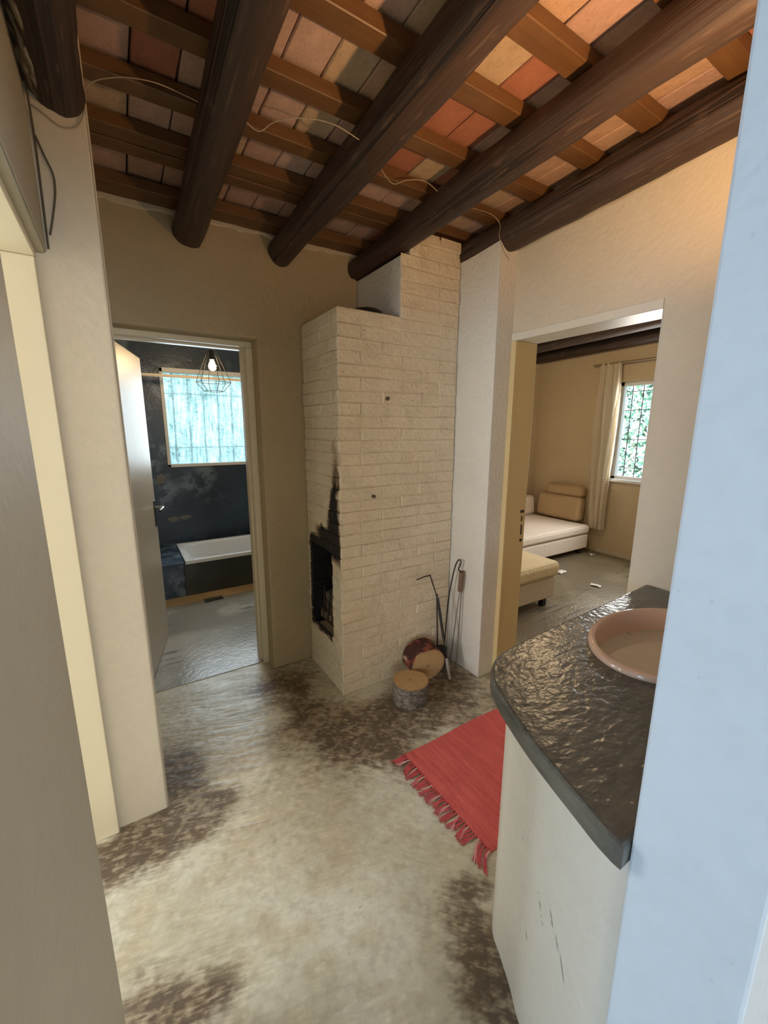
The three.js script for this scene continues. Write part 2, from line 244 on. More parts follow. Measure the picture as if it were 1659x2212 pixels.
// bedroom
{
  struct(mesh('floor', box(1.97, 5.3, -0.2, 0.002, -4.15, -0.3), bedFloorMat), 'grey brown cement bedroom floor');
  const z0 = -2.89, z1 = -1.62, y0 = 0.955, y1 = 2.125;
  const g = [box(5.14, 5.36, 0, 2.8, -4.15, z0), box(5.14, 5.36, 0, 2.8, z1, -0.3), box(5.14, 5.36, 0, y0, z0, z1), box(5.14, 5.36, y1, 2.8, z0, z1)];
  struct(mesh('wall_bedroom', merge(g), bedroomPaint), 'olive beige bedroom wall with the window');
  struct(mesh('wall_bedroom', box(2.05, 5.2, 0, 2.8, -4.15, -4.0), bedroomPaint), 'olive beige bedroom wall behind the daybed');
  struct(mesh('wall_bedroom', box(2.05, 5.2, 0, 2.8, -0.42, -0.3), bedroomPaint), 'bedroom wall beyond the doorway');
  struct(mesh('ceiling', box(2.05, 5.3, 2.66, 2.8, -4.1, -0.3), roofDark), 'dark boarded bedroom ceiling');
  struct(mesh('baseboard_bedroom', rbox(5.122, 5.142, 0, 0.055, -2.93, -0.45, 0.006), paint));
}

// ---------------------------------------------------------------- ceiling of the hall: boards across, clay tiles between, logs below
const SLOPE = 0.05, slopeY = (z) => SLOPE * (z + 2.49);
{
  const ceiling = group('ceiling'); struct(ceiling, 'sloping ceiling of clay tiles laid on brown boards');
  const deck = new THREE.BoxGeometry(3.6, 0.12, 6.4); deck.rotateX(-Math.atan(SLOPE)); deck.translate(1.2, 2.795 + slopeY(0.4), 0.4);
  mesh('roof_deck', planar(deck), roofDark, ceiling);
  // far edge and width of each board
  const boards = [[-2.49, 0.125], [-2.155, 0.078], [-2.075, 0.078], [-1.822, 0.075], [-1.562, 0.075], [-1.292, 0.08], [-1.045, 0.08], [-0.775, 0.08], [-0.51, 0.08], [-0.25, 0.08], [0.02, 0.08]];
  const bt = 0.045;
  for (const [z0, w] of boards) {
    const y = 2.615 + slopeY(z0 + w / 2) + rr(-0.003, 0.003);
    const g = chamfer(2.10, w - 0.004, bt, 0.003, 0.0015); g.rotateX(Math.PI / 2); g.translate(0.88, y + bt, z0 + w / 2);
    const off = rr(0, 3); uvBy(g, (x, yy, z) => [x + off, z + yy + off * 1.7]);
    mesh('board', g, boardMat, ceiling);
  }
  // clay tiles in straight columns
  const cols = []; for (let x = -0.124; x < 1.9; x += 0.1365) cols.push(x);
  const rows = [[-2.49, -2.425], [-2.425, -2.10], [-2.10, -1.785], [-1.785, -1.525], [-1.525, -1.252], [-1.252, -1.005], [-1.005, -0.735], [-0.735, -0.47], [-0.47, -0.21], [-0.21, 0.06]];
  let n = 0;
  const variants = rows.map(([a, b]) => [0, 1, 2].map(() => { const g = chamfer(0.1312, (b - a) - 0.005, 0.03, 0.004, 0.0022); uvBy(g, (x, y) => [x + 0.3 * R() * 0 + 0.07, y]); return g; }));
  rows.forEach(([a, b], ri) => cols.forEach((x, ci) => {
    const zc = (a + b) / 2, k = Math.floor(R() * 5.4); let tone = k > 5 ? 5 : k;
    if (tone === 3 && R() < 0.45) tone = 1;
    if (ri === 6 && ci === 6) tone = 3; if (ri === 4 && (ci === 9 || ci === 10)) tone = 3;
    const o = mesh('tile', variants[ri][n++ % 3], tileMats[tone], ceiling);
    o.rotation.set(Math.PI / 2 - Math.atan(SLOPE) * 0 + rr(-0.01, 0.01), rr(-0.012, 0.012), 0);
    o.position.set(x + 0.06825, 2.615 + slopeY(zc) + bt + 0.034, zc);
    if (R() < 0.5) o.rotation.z = 0;
  }));
  // ragged mortar bedding between wall head and tiles
  const ragged = (x0, x1, y, z, name) => { const v = [], q = []; const n2 = 46; for (let i = 0; i <= n2; i++) { const x = mix(x0, x1, i / n2); const h = y - 0.012 - 0.022 * vnoise(i * 0.9, 3.3) - 0.02 * vnoise(i * 0.23, 8.1); for (const [yy, zz] of [[y + 0.03, z], [h, z + 0.010 + 0.006 * vnoise(i * 1.7, 1)], [h - 0.004, z]]) v.push(x, yy, zz); } for (let i = 0; i < n2; i++) for (let k = 0; k < 2; k++) { const a = i * 3 + k, b = a + 3; q.push(a, a + 1, b, b, a + 1, b + 1); } const g = new THREE.BufferGeometry(); g.setAttribute('position', new THREE.Float32BufferAttribute(v, 3)); g.setIndex(q); return mesh(name, planar(flat(g)), paint, ceiling); };
  ragged(0.02, 1.36, 2.632, -2.49, 'mortar_bedding');
}
function logBeam(x0, y0, x1, y1, z0, z1, r0, r1, seed, label) {
  const seg = 28, n = 60, v = [], uv = [], id = [], L = z1 - z0;
  for (let i = 0; i <= n; i++) {
    const t = i / n, z = mix(z0, z1, t), s = (z + 2.49) / 1.89, r = mix(r0, r1, clamp(s, -0.3, 1.6));
    for (let k = 0; k <= seg; k++) {
      const a = k / seg * Math.PI * 2, w = (fbm(Math.cos(a) * 1.3 + seed * 3.1 + 8, t * 7 + Math.sin(a) * 1.3 + seed + 8, 3) - 0.5) * 0.022;
      v.push(mix(x0, x1, s) + Math.cos(a) * (r + w), mix(y0, y1, s) + Math.sin(a) * (r + w), z); uv.push(k / seg * 1 + seed * 0.37, t * L * 0.55 + seed * 0.21);
    }
  }
  for (let i = 0; i < n; i++) for (let k = 0; k < seg; k++) { const a = i * (seg + 1) + k, b = a + seg + 1; id.push(a, a + 1, b, b, a + 1, b + 1); }
  const g = new THREE.BufferGeometry(); g.setAttribute('position', new THREE.Float32BufferAttribute(v, 3)); g.setAttribute('uv', new THREE.Float32BufferAttribute(uv, 2)); g.setIndex(id); g.computeVertexNormals();
  return tag(mesh('log_beam', g, logMat), label, 'beam', 'ceiling logs of the hall');
}
logBeam(-0.052, 2.50, -0.05, 2.60, -1.85, 0.35, 0.068, 0.072, 1, 'dark log beam over the left pier, at the left edge');
logBeam(0.399, 2.537, 0.389, 2.632, -2.60, 0.35, 0.074, 0.071, 2, 'dark log beam ending above the bathroom doorway');
logBeam(0.874, 2.537, 0.897, 2.632, -2.60, 0.35, 0.068, 0.080, 3, 'dark log beam ending between bathroom doorway and chimney');
logBeam(1.368, 2.538, 1.412, 2.632, -2.60, -0.20, 0.066, 0.078, 4, 'dark log beam running over the brick chimney');
logBeam(1.854, 2.536, 1.868, 2.631, -2.55, -0.20, 0.080, 0.078, 5, 'dark log beam lying along the wall over the bedroom door');
{ // rough plaster packed between the left log and the wall
  const v = [], id = [], n = 60, m = 6;
  for (let i = 0; i <= n; i++) for (let k = 0; k <= m; k++) { const t = i / n, z = mix(-1.728, -0.3, t), q = k / m, y = 2.50 + 0.053 * (z + 2.49); const w = fbm(i * 0.5 + 3, k * 0.7 + 60, 3); v.push(mix(-0.130, -0.072 - 0.012 * vnoise(i * 0.6, 40), q), mix(y + 0.0, y - 0.036, q) - 0.030 * Math.sin(q * 3.14) * w - 0.012 * w, z); }
  for (let i = 0; i < n; i++) for (let k = 0; k < m; k++) { const a = i * (m + 1) + k, b = a + m + 1; id.push(a, a + 1, b, b, a + 1, b + 1); }
  const g = new THREE.BufferGeometry(); g.setAttribute('position', new THREE.Float32BufferAttribute(v, 3)); g.setIndex(id); g.computeVertexNormals();
  struct(mesh('trim_1', planar(g), mat({ map: tex(256, 256, (u, v) => { const q = fbmT(u, v, 8, 4); return mix3([0.07, 0.05, 0.035], [0.42, 0.35, 0.25], smooth(0.35, 0.6, q)); }, { size: 0.35 }), roughness: 0.9, side: THREE.DoubleSide })), 'rough plaster packing between the left log and the wall');
}
// bedroom logs
{
  const mk = (x, y, z0, z1, r, label) => { const g = rod([x, y + 0.0, z0], [x, y + 0.03 * (z1 - z0), z1], r, r, 24); uvBy(g, (a, b, c) => [Math.atan2(b - y, a - x) / 6.283, c * 0.5]); tag(mesh('bedroom_beam', g, logMat), label, 'beam', 'bedroom ceiling beams'); };
  mk(4.55, 2.575, -4.05, -0.4, 0.085, 'dark ceiling log of the bedroom, farther from the window');
  mk(5.05, 2.540, -4.05, -0.4, 0.085, 'dark ceiling log of the bedroom above the curtain rod');
  mk(3.9, 2.60, -4.05, -0.4, 0.085, 'dark ceiling log of the bedroom nearest to the door');
}

// ---------------------------------------------------------------- doors, frames
{ // bathroom door frame: pressed metal, cream
  const f = group('door_1', [0, 0, 0]); struct(f, 'cream metal frame of the bathroom door');
  mesh('jamb', merge([rbox(0.680, 0.718, 0, 2.034, -2.765, -2.60, 0.004), rbox(0.668, 0.70, 0, 2.024, -2.70, -2.655, 0.004)]), enamel, f);
  mesh('head', merge([rbox(0.0, 0.718, 2.034, 2.064, -2.765, -2.60, 0.004), rbox(0.0, 0.70, 2.024, 2.05, -2.70, -2.655, 0.004)]), enamel, f);
  mesh('jamb', rbox(-0.022, 0.014, 0, 2.034, -2.765, -2.60, 0.004), enamel, f);
}
{ // bathroom door leaf, open into the bathroom
  const d = group('bathroom_door', [0.030, 0.012, -2.775]); d.rotation.y = Math.atan2(0.599, 0.143);
  tag(d, 'cream painted bathroom door standing open', 'door');
  mesh('leaf', rbox(0, 0.615, 0, 2.018, -0.040, 0, 0.004), mat({ color: col(0.56, 0.51, 0.40), roughness: 0.4, bumpMap: plasterBump, bumpScale: 0.001 }), d);
  const leaf = d.children[0];
  const lk = mesh('lock_plate', rbox(0.548, 0.602, 0.86, 1.05, -0.001, 0.004, 0.002), iron, leaf); lk.userData.label = 'dark lock plate';
  const h = mesh('handle', merge([rod([0.575, 1.0, 0.0], [0.575, 1.0, 0.05], 0.009), tube([[0.575, 1.0, 0.05], [0.56, 1.0, 0.058], [0.50, 0.995, 0.055], [0.47, 0.99, 0.05]], 0.008, 14, 8)]), mat({ color: col(0.45, 0.43, 0.40), metalness: 0.9, roughness: 0.3 }), leaf); h.userData.label = 'metal lever handle';
  mesh('handle', merge([rod([0.575, 1.0, -0.04], [0.575, 1.0, -0.09], 0.009), tube([[0.575, 1.0, -0.09], [0.56, 1.0, -0.098], [0.50, 0.995, -0.095], [0.47, 0.99, -0.09]], 0.008, 14, 8)]), mat({ color: col(0.45, 0.43, 0.40), metalness: 0.9, roughness: 0.3 }), leaf);
  mesh('latch_plate', rbox(0.613, 0.617, 0.88, 1.06, -0.032, -0.008, 0.001), iron, leaf);
}
{ // side room doorway frame on the left
  const f = group('door_2'); struct(f, 'cream frame of the doorway at the left');
  mesh('jamb', rbox(-0.302, -0.157, 0, 2.068, -1.735, -1.698, 0.004), enamel, f);
  mesh('head', rbox(-0.302, -0.155, 2.068, 2.10, -1.735, -0.93, 0.004), enamel, f);
}
{ // bedroom doorway frame
  const f = group('door_3'); struct(f, 'cream frame of the bedroom doorway');
  mesh('jamb', merge([rbox(1.924, 2.10, 0, 2.052, -1.702, -1.672, 0.003), rbox(1.914, 1.935, 0, 2.05, -1.706, -1.668, 0.003)]), enamelLampLit, f);
  mesh('jamb', merge([rbox(1.93, 2.10, 0, 2.052, -0.934, -0.926, 0.003)]), enamelPale, f);
  mesh('head', merge([rbox(1.924, 2.10, 2.052, 2.088, -1.70, -0.926, 0.003), rbox(1.914, 1.935, 2.05, 2.090, -1.704, -0.926, 0.003)]), enamelPale, f);
  const st = mesh('strike_plate', merge([rbox(2.052, 2.085, 1.06, 1.078, -1.673, -1.6705, 0.001), rbox(2.063, 2.073, 1.005, 1.04, -1.673, -1.6705, 0.001), rbox(2.064, 2.076, 0.92, 0.985, -1.673, -1.6705, 0.001), rbox(2.062, 2.082, 0.875, 0.893, -1.673, -1.6705, 0.001)]), black, f); st.userData.label = 'dark slots of the lock strike';
}

// ---------------------------------------------------------------- windows
const barMat = mat({ color: col(0.10, 0.10, 0.10), roughness: 0.5, metalness: 0.3 });
{ // bathroom window: frosted pane, security bars outside
  const w = group('window_1'); struct(w, 'white bathroom window with a frosted pane and bars outside');
  const x0 = 0.405, x1 = 1.46, y0 = 1.16, y1 = 2.166, t = 0.032;
  mesh('frame', merge([rbox(x0, x0 + t, y0, y1, -4.96, -4.885, 0.004), rbox(x1 - t, x1, y0, y1, -4.96, -4.885, 0.004), rbox(x0, x1, y0, y0 + t, -4.96, -4.885, 0.004), rbox(x0, x1, y1 - 0.045, y1, -4.96, -4.885, 0.004)]), white, w);
  const frost = tex(512, 512, (u, v) => { const s = fbmT(u, v, 60, 3, 7), b = fbmT(u + 0.2, v, 5, 4), st = fbmT(u, v, 30, 3, 80); return mix3([0.34, 0.48, 0.47], [0.86, 0.98, 0.97], clamp(0.75 * s + 0.45 * b + 0.5 * (st - 0.5) - 0.05)); }, { size: 0.62, sizeY: 0.9 });
  mesh('pane', box(x0 + 0.02, x1 - 0.02, y0 + 0.02, y1 - 0.02, -4.932, -4.930), phys({ map: frost, roughness: 0.74, transmission: 1, thickness: 0, ior: 1.45 }), w);
  for (let i = 0; i < 7; i++) { const x = x0 + 0.10 + i * 0.147; mesh('bar', rod([x, y0 - 0.05, -4.972], [x + 0.02, y1 + 0.05, -4.972], 0.009), barMat, w); }
  for (const y of [1.36, 1.92]) mesh('bar', rod([x0, y, -4.985], [x1, y, -4.985], 0.007), barMat, w);
}
{ // bedroom window
  const w = group('window_2'); struct(w, 'white bedroom window with security bars and foliage beyond');
  const z0 = -2.89, z1 = -1.62, y0 = 0.955, y1 = 2.125, t = 0.045;
  mesh('frame', merge([rbox(5.22, 5.29, y0, y1, z0, z0 + t, 0.004), rbox(5.22, 5.29, y0, y1, z1 - t, z1, 0.004), rbox(5.22, 5.29, y0, y0 + t, z0, z1, 0.004), rbox(5.22, 5.29, y1 - t, y1, z0, z1, 0.004)]), white, w);
  mesh('sill', rbox(5.10, 5.30, y0 - 0.02, y0 + 0.012, z0 - 0.03, z1 + 0.03, 0.006), white, w);
  mesh('pane', box(5.254, 5.256, y0 + 0.03, y1 - 0.03, z0 + 0.03, z1 - 0.03), phys({ color: col(1, 1, 1), roughness: 0.0, transmission: 1, thickness: 0, ior: 1.45 }), w);
  for (let i = 0; i < 10; i++) { const z = z0 + 0.09 + i * 0.125; mesh('bar', rod([5.335, y0, z], [5.335, y1, z], 0.006), barMat, w); }
  for (const y of [1.10, 1.45, 1.80, 2.02]) mesh('bar', rod([5.335, y, z0], [5.335, y, z1], 0.005), barMat, w);
}

// ---------------------------------------------------------------- fireplace
{
  const fp = group('brick_fireplace', [0, 0, 0]);
  tag(fp, 'tall white painted brick fireplace with a stepped chimney and sooty side opening', 'fireplace');
  const X0 = 0.98, X1 = 1.785, Z0 = -2.485, Z1 = -2.0, CX = 1.364, T = 2.163;      // faces: left X0, front Z1, chimney left CX
  const oz0 = -2.43, oz1 = -2.125, oy0 = 0.315, oy1 = 0.93;                          // fire opening in the left face
  const I = 0.006;
  // stained paint on both faces, in metres: left face u = z, front face u = x
  const frontPaint = tex(1024, 2048, (u, v) => { const n = fbmT(u, v, 6, 5, 16), f = fbmT(u, v, 80, 2, 208), s = vnoise(u * 70, v * 182, 70, 182); let c = mix3([0.70, 0.59, 0.42], [0.79, 0.69, 0.51], n); c = c.map((k) => k * (0.94 + 0.12 * f)); if (s > 0.975) c = mix3(c, [0.16, 0.11, 0.07], 0.8); const d = smooth(0.60, 0.72, fbmT(u + 0.31, v + 0.17, 12, 4, 31)); return mix3(c, [0.47, 0.38, 0.25], 0.18 * d); }, { size: 1.0, sizeY: 2.6 });
  const soot = (z, y) => {                                                             // how much soot lies on the left face
    const n = fbm(z * 9 + 20, y * 6 + 3, 4) - 0.5, n2 = fbm(z * 45 + 9, y * 26 + 2, 4) - 0.5;
    const up = clamp((y - 0.86) / 0.72), cx = -2.105 + 0.05 * up, wdt = mix(0.105, 0.022, Math.pow(up, 0.6));
    const plume = (1 - smooth(wdt * 0.3, wdt * 1.7, Math.abs(z - cx) + n * 0.07 + n2 * 0.03)) * (1 - smooth(0.35, 1.0, up + n * 0.35 + n2 * 0.15)) * smooth(0.80, 0.92, y + n * 0.1 + (z + 2.12) * 0.5);
    const edge = Math.max(oz0 - z, z - oz1, oy0 - y, y - oy1 - 0.04) + n2 * 0.05;
    const rim = (1 - smooth(-0.005, 0.045, edge)) * (z > oz1 - 0.01 && y < 0.9 ? 0.12 : 0.9) * (y > oy1 - 0.02 ? smooth(-2.40, -2.20, z + n * 0.1) : 1);
    const haze = 0.22 * (1 - smooth(0.0, 0.16, Math.abs(z - cx + 0.03) + n * 0.1)) * (1 - smooth(0.2, 0.95, up)) * smooth(0.7, 0.95, y);
    return clamp(Math.max(plume, rim, haze));
  };
  const sidePaint = tex(512, 2048, (u, v) => { const z = -2.5 + u * 0.52, y = v * 2.6; const n = fbm(z * 8 + 40, y * 8 + 11, 4), f = fbm(z * 70, y * 70, 2), s = vnoise(z * 80 + 300, y * 80); let c = mix3([0.64, 0.56, 0.43], [0.74, 0.67, 0.53], n); c = c.map((k) => k * (0.94 + 0.12 * f)); if (s > 0.978) c = mix3(c, [0.16, 0.11, 0.07], 0.75); const k = soot(z, y); c = mix3(c, [0.30, 0.19, 0.105], 0.85 * smooth(0.03, 0.40, k)); return mix3(c, [0.010, 0.008, 0.010], smooth(0.22, 0.72, k)); }, { size: 0.52, sizeY: 2.6 });
  const lumps = tex(512, 512, (u, v) => 0.65 * fbmT(u, v, 9, 4) + 0.35 * fbmT(u, v, 50, 3), { srgb: false, size: 0.7 });
  const frontMat = mat({ map: frontPaint, bumpMap: lumps, bumpScale: 0.012, roughness: 0.6 });
  const sideMat = mat({ map: sidePaint, bumpMap: lumps, bumpScale: 0.012, roughness: 0.65 });
  const sooty = mat({ map: tex(256, 256, (u, v) => { const n = fbmT(u, v, 8, 4); return mix3([0.006, 0.006, 0.006], [0.030, 0.026, 0.024], n); }, { size: 0.4 }), roughness: 0.95 });
  // masonry core, a brick joint behind the faces, hollow at the fire opening
  const core = [box(X0 + I, X1, 0, oy0 - 0.03, Z0, Z1 - I), box(X0 + I, X1, oy1 + 0.03, T - I, Z0, Z1 - I), box(X0 + 0.12, X1, oy0 - 0.03, oy1 + 0.03, oz1 + 0.03, Z1 - I), box(X0 + I, X0 + 0.12, oy0 - 0.03, oy1 + 0.03, oz1 + 0.01, Z1 - I), box(X0 + I, X1, oy0 - 0.03, oy1 + 0.03, Z0, oz0 - 0.02), box(1.46, X1, oy0 - 0.03, oy1 + 0.03, oz0 - 0.02, oz1 + 0.03), box(CX + I, X1, T - I, 2.465, Z0, Z1 - I), box(1.425, X1, 2.46, 2.60, Z0, Z1 - I)];
  const mortar = mesh('mortar', merge(core), frontMat, fp); mortar.userData.label = 'painted mortar between the bricks';
  const sm = [[Z0, Z1 - I, 0, oy0], [Z0, Z1 - I, oy1 + 0.02, T - I], [Z0, oz0, oy0, oy1 + 0.02], [oz1, Z1 - I, oy0, oy1 + 0.02]].map(([a, b, y0, y1]) => { const g = new THREE.PlaneGeometry(b - a, y1 - y0); g.rotateY(-Math.PI / 2); g.translate(X0 + I - 0.0006, (y0 + y1) / 2, (a + b) / 2); return uvBy(g, (x, y, z) => [z + 2.5, y]); });
  mesh('mortar', merge(sm), sideMat, fp).userData.label = 'sooty painted mortar of the side face';
  // sooty firebox inside
  mesh('firebox', merge([box(X0 + 0.09, 1.46, oy0 - 0.03, oy0 - 0.005, oz0, oz1 + 0.01), box(X0 + 0.09, 1.46, oy1 + 0.005, oy1 + 0.03, oz0 - 0.02, oz1 + 0.03), box(X0 + 0.02, 1.46, oy0 - 0.03, oy1 + 0.03, oz0 - 0.02, oz0 - 0.005), box(X0 + 0.115, 1.46, oy0 - 0.03, oy1 + 0.03, oz1 + 0.012, oz1 + 0.03), box(1.44, 1.46, oy0 - 0.03, oy1 + 0.03, oz0 - 0.02, oz1 + 0.03)]), sooty, fp);
  const M = 0.134, C = 0.0655, J = 0.0048;
  const put = (g, m) => mesh('brick', g, m, fp);
  for (let c = 0, y = 0; y < T - 0.01; c++, y += C) {
    const h = Math.min(C, T - y) - J, yc = y + h / 2 + J / 2;
    // front face
    for (let x = X0 - (c % 2 ? M : 0) + 0.0; x < X1; x += 2 * M) {
      let a = Math.max(x, X0), b = Math.min(x + 2 * M, X1); if (b - a < 0.03) continue;
      const jt = rr(-0.012, 0.012); if (b < X1 - 0.05) b += 0;
      const g = chamfer(b - a - J * rr(0.2, 1.3), h + rr(-0.001, 0.0028), I + rr(-0.0028, 0.003), 0.0042, 0.0030); g.translate((a + b) / 2, yc + jt * 0.22, Z1 - I); uvBy(g, (px, py) => [px, py]); put(g, frontMat);
    }
    // left face
    for (let z = Z0 - (c % 2 ? 0 : M); z < Z1; z += 2 * M) {
      let a = Math.max(z, Z0), b = Math.min(z + 2 * M, Z1); if (b - a < 0.03) continue;
      const pieces = (yc > oy0 && yc < oy1 + (a < -2.2 ? -0.05 : 0.03)) ? [[a, Math.min(b, oz0 + rr(-0.01, 0.012))], [Math.max(a, oz1 + rr(-0.012, 0.004)), b]] : [[a, b]];
      for (const [p, q] of pieces) {
        if (q - p < 0.02) continue;
        let qq = q; const thick = (p >= oz1 - 0.02 || q <= oz0 + 0.02) && yc > oy0 && yc < oy1 ? 0.11 : 0;
        if (thick) qq = Math.min(q, Z1 - 0.012); const g = chamfer(qq - p - J, h, I + thick + rr(-0.0028, 0.003), 0.0042, 0.0030); g.rotateY(-Math.PI / 2); g.translate(X0 + I + thick, yc, (p + qq) / 2); uvBy(g, (px, py, pz) => [pz + 2.5, py]); put(g, sideMat);
      }
    }
  }
  // chimney above the step
  for (let c = 0, y = T; y < 2.60; c++, y += C) {
    const h = C - J, yc = y + h / 2 + J / 2;
    for (let x = CX - (c % 2 ? M : 0); x < X1; x += 2 * M) { const a = Math.max(x, yc + h / 2 > 2.52 ? 1.42 : CX), b = Math.min(x + 2 * M, X1); if (b - a < 0.03) continue; const g = chamfer(b - a - J, h, I + rr(-0.002, 0.004), 0.0045, 0.0035); g.translate((a + b) / 2, yc, Z1 - I); uvBy(g, (px, py) => [px, py]); put(g, frontMat); }
  }
  const chs = mesh('chimney_side', rbox(CX, CX + 0.03, T - 0.005, 2.475, Z0, Z1 - 0.004, 0.005), paintPale, fp); chs.userData.label = 'smooth plastered side of the chimney';
  // painted capping of the step
  mesh('ledge', rbox(X0 + 0.002, CX + 0.01, T - 0.014, T + 0.006, Z0, Z1 - 0.002, 0.007, 2), frontMat, fp);
  // hearth rubble inside
  for (let r = 0; r < 3; r++) for (let k = 0; k < 3; k++) { const g = chamfer(rr(0.085, 0.098), rr(0.048, 0.056), 0.12, 0.006, 0.005); g.rotateY(-Math.PI / 2 + rr(-0.12, 0.12)); g.translate(X0 + 0.165 + 0.02 * r + rr(0, 0.02), oy0 + 0.035 + r * 0.058, mix(oz0 + 0.055, oz1 - 0.05, k / 2) + (r % 2 ? 0.01 : -0.01)); const tone = rr(0.7, 1.2); mesh('burnt_brick', planar(g), mat({ color: r === 2 ? col(0.34 * tone, 0.28 * tone, 0.22 * tone) : col(0.23 * tone, 0.155 * tone, 0.115 * tone), map: plasterMap, roughness: 0.95 }), fp); }
  mesh('grate_bar', merge([0, 1, 2, 3].map((i) => rod([X0 + 0.05, oy0 + 0.02 + 0.002 * i, oz0 + 0.05 + i * 0.06], [X0 + 0.07 + 0.01 * i, oy0 + 0.23, oz0 + 0.04 + i * 0.065], 0.006))), iron, fp);
  mesh('ash', rbox(X0 + 0.09, 1.42, oy0 - 0.006, oy0 + 0.012, oz0 + 0.005, oz1, 0.006), mat({ color: col(0.20, 0.17, 0.15), roughness: 1 }), fp);
  // two hooks in the front face
  for (const [x, y, r] of [[1.186, 1.192, 0.011], [1.276, 1.732, 0.012]]) { const g = new THREE.CylinderGeometry(r, r * 0.8, 0.018, 12); g.rotateX(Math.PI / 2); g.translate(x, y, Z1 + 0.008); mesh('bolt', g, mat({ color: col(0.13, 0.105, 0.075), roughness: 0.6, metalness: 0.4 }), fp); }
}
{ // dark pan lying on the step of the chimney
  const g = new THREE.LatheGeometry([[0, 0], [0.075, 0], [0.095, 0.012], [0.11, 0.045], [0.104, 0.045], [0.088, 0.016], [0.07, 0.008], [0, 0.008]].map((p) => new THREE.Vector2(...p)), 32); g.rotateX(Math.PI); g.translate(1.245, 2.217, -2.17);
  tag(mesh('bowl', g, black), 'dark bowl upside down on the fireplace ledge', 'bowl');
}

// ---------------------------------------------------------------- firewood rounds and tools
const ringMap = tex(512, 512, (u, v) => { const x = u - 0.5 + 0.02 * (fbmT(u, v, 5, 3) - 0.5), y = v - 0.48, r = Math.hypot(x, y) * 2 + 0.05 * (fbmT(u, v, 4, 3) - 0.5), k = 0.5 + 0.5 * Math.sin(r * 95 + 3 * fbmT(u, v, 3, 2)); const rad = fbm(Math.atan2(y, x) * 14 + 40, r * 2, 3); let c = mix3([0.36, 0.21, 0.085], [0.62, 0.42, 0.205], 0.6 * k + 0.4 * rad); if (r < 0.07) c = mix3(c, [0.18, 0.09, 0.04], 0.7); return mix3(c, [0.33, 0.18, 0.07], 0.5 * smooth(0.85, 1, r)); });
const barkGrey = mat({ map: tex(512, 256, (u, v) => { const n = fbmT(u, v, 26, 4, 18), s = fbmT(u, v, 60, 2); return mix3([0.085, 0.068, 0.054], [0.24, 0.205, 0.165], smooth(0.34, 0.72, 0.5 * n + 0.5 * s)); }), bumpMap: tex(512, 256, (u, v) => fbmT(u, v, 26, 4, 18), { srgb: false }), bumpScale: 0.012, roughness: 0.95 });
const barkRed = mat({ map: tex(512, 256, (u, v) => { const n = fbmT(u, v, 16, 4, 5), s = fbmT(u + 0.3, v, 10, 3, 3); let c = mix3([0.055, 0.016, 0.012], [0.27, 0.075, 0.045], smooth(0.35, 0.65, n)); return mix3(c, [0.42, 0.28, 0.18], smooth(0.60, 0.68, s)); }), bumpMap: tex(512, 256, (u, v) => fbmT(u, v, 16, 4, 5), { srgb: false }), bumpScale: 0.01, roughness: 0.9 });
const ringMat = mat({ map: ringMap, roughness: 0.8 });
function logRound(pos, axis, r, h, bark, seed, label) {
  const g0 = group('log_round', pos); tag(g0, label, 'log', 'firewood rounds');
  g0.quaternion.setFromUnitVectors(V(0, 1, 0), V(...axis).normalize());
  const seg = 44, rad = (a) => r * (1 + 0.07 * (vnoise(Math.cos(a) * 1.2 + 5 + seed, Math.sin(a) * 1.2 + 5) - 0.5) + 0.04 * (vnoise(Math.cos(a) * 6 + 15 + seed, Math.sin(a) * 6 + 25) - 0.5));
  const v = [], uv = [], id = [], n = 5;
  for (let i = 0; i <= n; i++) for (let k = 0; k <= seg; k++) { const a = k / seg * 6.28318, q = rad(k === seg ? 0 : a) * (i === 0 || i === n ? 0.985 : 1); v.push(Math.cos(a) * q, h * i / n, Math.sin(a) * q); uv.push(k / seg, i / n * 0.5); }
  for (let i = 0; i < n; i++) for (let k = 0; k < seg; k++) { const a = i * (seg + 1) + k, b = a + seg + 1; id.push(a, b, a + 1, b, b + 1, a + 1); }
  const g = new THREE.BufferGeometry(); g.setAttribute('position', new THREE.Float32BufferAttribute(v, 3)); g.setAttribute('uv', new THREE.Float32BufferAttribute(uv, 2)); g.setIndex(id); g.computeVertexNormals();
  mesh('bark', g, bark, g0);
  for (const y of [0, h]) { const f = new THREE.CircleGeometry(1, seg); const p = f.attributes.position; for (let i = 0; i < p.count; i++) { const x = p.getX(i), z = p.getY(i); if (Math.hypot(x, z) < 0.1) { p.setXYZ(i, 0, y, 0); continue; } const a = Math.atan2(z, x), q = rad(a < 0 ? a + 6.28318 : a) * 0.985; p.setXYZ(i, Math.cos(a) * q, y, Math.sin(a) * q); } f.computeVertexNormals(); if (y === 0) { const ix = f.index.array; for (let i = 0; i < ix.length; i += 3) [ix[i], ix[i + 1]] = [ix[i + 1], ix[i]]; } else { const ix = f.index.array; for (let i = 0; i < ix.length; i += 3) [ix[i], ix[i + 1]] = [ix[i + 1], ix[i]]; } f.computeVertexNormals(); mesh('cut_face', f, ringMat, g0); }
}
logRound([1.302, 0, -1.760], [0, 1, 0], 0.106, 0.125, barkGrey, 1, 'upright firewood round with grey bark beside the fireplace');
logRound([1.490, 0.121, -1.835], [0.14, 0.14, -0.98], 0.116, 0.130, barkRed, 4, 'firewood round with red bark leaning behind the grey one');
